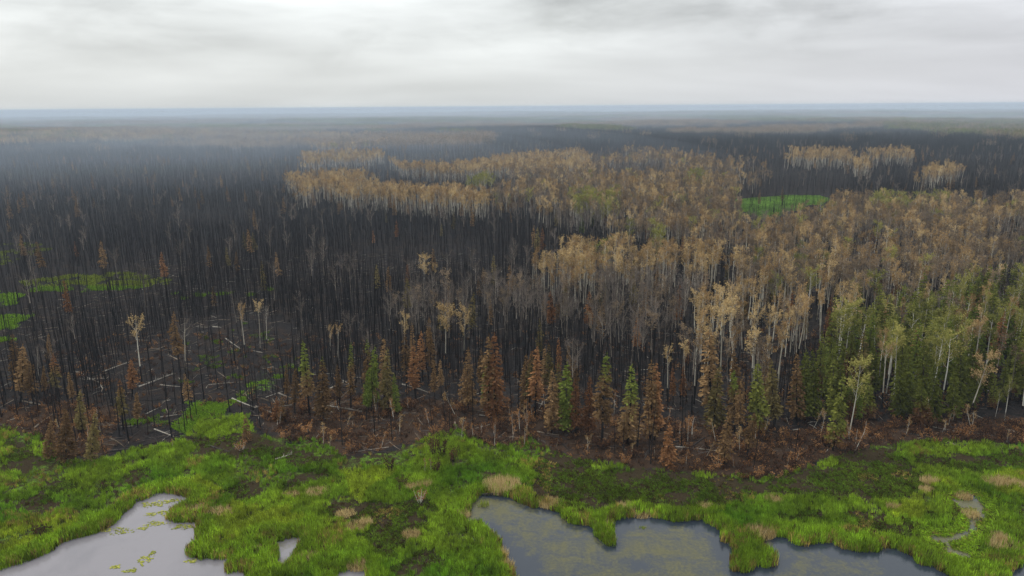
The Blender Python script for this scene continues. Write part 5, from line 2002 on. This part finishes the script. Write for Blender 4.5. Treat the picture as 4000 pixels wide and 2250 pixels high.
for (px, rad, h, lab) in REEDS:
    p = ground(np.array([px[0]]), np.array([px[1]]))[0]
    o = bpy.data.objects.new('reed_clump', clump_mesh(rad, h, int(150 + 190 * rad * rad), 'reed_tan'))
    link(o)
    sd = float(pond_sd(np.array([p[0]]), np.array([p[1]]))[0])
    o.location = (p[0], p[1], .2 if sd > .6 else 0.0)
    tag(o, lab, 'reeds', 'dry reed clumps')
for (px, rad, h, lab) in [((1887, 1975), .75, 1.0, 'small sedge islet in the head of the right pond'), ((2511, 2062), .4, .35, 'tiny green plant floating in the right pond')]:
    p = ground(np.array([px[0]]), np.array([px[1]]), 0)[0]
    o = bpy.data.objects.new('sedge_islet', clump_mesh(rad, h, int(130 * rad), 'sedge_pale'))
    link(o)
    o.location = (p[0], p[1], 0)
    tag(o, lab, 'sedge', 'sedge islets')


def raft_mesh(rx, ry):
    m = MB()
    n = int(42 * max(rx, ry) + 14)
    for _ in range(n):
        a = U(0, 6.283)
        rr = math.sqrt(U(0, 1)) * (1 + .25 * math.sin(a * 3 + rx * 5) + .15 * math.sin(a * 5 + 2))
        c = Vector((math.cos(a) * rr * rx, math.sin(a) * rr * ry, U(.004, .05)))
        s = U(.06, .18)
        w = U(0, 6.28)
        pts_ = [(c.x + math.cos(w + k * 1.256) * s * U(.7, 1.3), c.y + math.sin(w + k * 1.256) * s * U(.6, 1.2), c.z + U(-.003, .02)) for k in range(5)]
        m.face(pts_, U(0, 1), .5)
    return m.mesh('algae_leaves', [MT['algae']])


RAFTS = [((585, 1972), 1.3, .8, 'yellow algae raft left of the left pond inlet'), ((632, 1965), 1.1, 1.1, 'yellow algae raft in the middle of the left pond inlet'),
         ((680, 1955), .8, .6, 'small algae raft right in the left pond inlet'), ((648, 2003), 1.2, .7, 'bright algae raft below the inlet by the headland'),
         ((592, 2010), 1.0, .6, 'thin algae raft left of the bright one under the inlet'), ((610, 2046), 1.6, .7, 'long algae raft slanting below the inlet, left pond'),
         ((560, 2064), .8, .4, 'narrow algae raft at the left end of the slanting one'), ((475, 2075), 1.6, 1.0, 'faint algae raft near the sedge bank, left pond'),
         ((415, 2073), .7, .4, 'tiny algae raft at the sedge bank, left pond'), ((720, 2060), 1.7, .7, 'algae raft under the left headland'),
         ((570, 2185), 1.0, 1.3, 'lone bright algae raft in the middle of the left pond'), ((597, 2160), .4, .4, 'speck of algae above the lone bright raft'),
         ((508, 2230), .9, .5, 'faint algae raft at the bottom of the left pond'), ((450, 2215), .7, .4, 'small faint raft left at the bottom of the left pond'),
         ((748, 2192), .8, .4, 'algae raft below the left sedge cape'), ((1040, 2110), .8, .4, 'algae raft at the top of the small middle pool')]
for (px, rx, ry, lab) in RAFTS:
    p = ground(np.array([px[0]]), np.array([px[1]]), 0)[0]
    o = bpy.data.objects.new('algae_raft', raft_mesh(rx, ry))
    link(o)
    o.location = (p[0], p[1], .004)
    tag(o, lab, 'algae', 'floating algae rafts')

# ------------------------------------------------------------------ air
def haze():
    m, N, L = mat('thin_smoke_haze')
    out = N.new('ShaderNodeOutputMaterial')
    v = N.new('ShaderNodeVolumePrincipled')
    v.inputs['Color'].default_value = HAZE_COLOR + (1,)
    v.inputs['Density'].default_value = HAZE_DENSITY
    v.inputs['Anisotropy'].default_value = 0.0
    L.new(v.outputs[0], out.inputs['Volume'])
    x, y0, y1, z0, z1 = 30000, -4000, 40000, -35, 66
    vs = [(-x, y0, z0), (x, y0, z0), (x, y1, z0), (-x, y1, z0), (-x, y0, z1), (x, y0, z1), (x, y1, z1), (-x, y1, z1)]
    fs = [(3, 2, 1, 0), (4, 5, 6, 7), (0, 1, 5, 4), (1, 2, 6, 5), (2, 3, 7, 6), (3, 0, 4, 7)]
    me = bpy.data.meshes.new('haze')
    me.from_pydata(vs, [], fs)
    me.materials.append(m)
    o = link(bpy.data.objects.new('haze', me))
    tag(o, 'pale blue smoke haze lying over the whole forest', 'haze', kind='stuff')


def smoke(name, c, r, dens, lab):
    m, N, L = mat('drifting_smoke')
    out = N.new('ShaderNodeOutputMaterial')
    v = N.new('ShaderNodeVolumePrincipled')
    v.inputs['Color'].default_value = HAZE_COLOR + (1,)
    v.inputs['Density'].default_value = dens
    L.new(v.outputs[0], out.inputs['Volume'])
    vs, fs = [], []
    nu, nv = 48, 14
    for j in range(nv + 1):
        t = math.pi * (j / nv - .5)
        for i in range(nu):
            a = 2 * math.pi * i / nu
            vs.append((c[0] + r[0] * math.cos(t) * math.cos(a), c[1] + r[1] * math.cos(t) * math.sin(a), c[2] + r[2] * math.sin(t)))
    for j in range(nv):
        for i in range(nu):
            fs.append((j * nu + i, j * nu + (i + 1) % nu, (j + 1) * nu + (i + 1) % nu, (j + 1) * nu + i))
    me = bpy.data.meshes.new(name)
    me.from_pydata(vs, [], fs)
    me.materials.append(m)
    o = link(bpy.data.objects.new(name, me))
    tag(o, lab, 'smoke', kind='stuff')


haze()
for k, (sx, sy, f) in enumerate(((0, 0, 1.0), (-30, 60, .78), (40, -30, .58), (-60, 30, .4))):
    smoke('smoke_bank', (-380 + sx, 850 + sy, 6), (620 * f, 640 * f, 34 * f + 6), .00020,
          ('broad thin veil of smoke over the burnt forest on the left', 'middle fold of the smoke veil over the left burn', 'inner fold of the smoke veil over the left burn', 'thickest heart of the smoke veil over the left burn')[k])
for k, (y0, h) in enumerate(((420, 30), (620, 33), (850, 35), (1150, 38), (1550, 40), (2100, 42))):
    smoke('smoke_layer', (-300, (y0 + 9500) / 2, 12), (6800, (9500 - y0) / 2, h), .000068,
          ('nearest edge of the far blue smoke layer', 'second veil of the far blue smoke layer', 'third veil of the far blue smoke layer',
           'fourth veil of the far blue smoke layer', 'fifth veil of the far blue smoke layer', 'farthest veil of blue smoke below the horizon')[k])
print('COUNTS', 'stands', NB, NA, NG, 'blocks', ND, 'grass', NGR, 'objects', len(SC.objects))
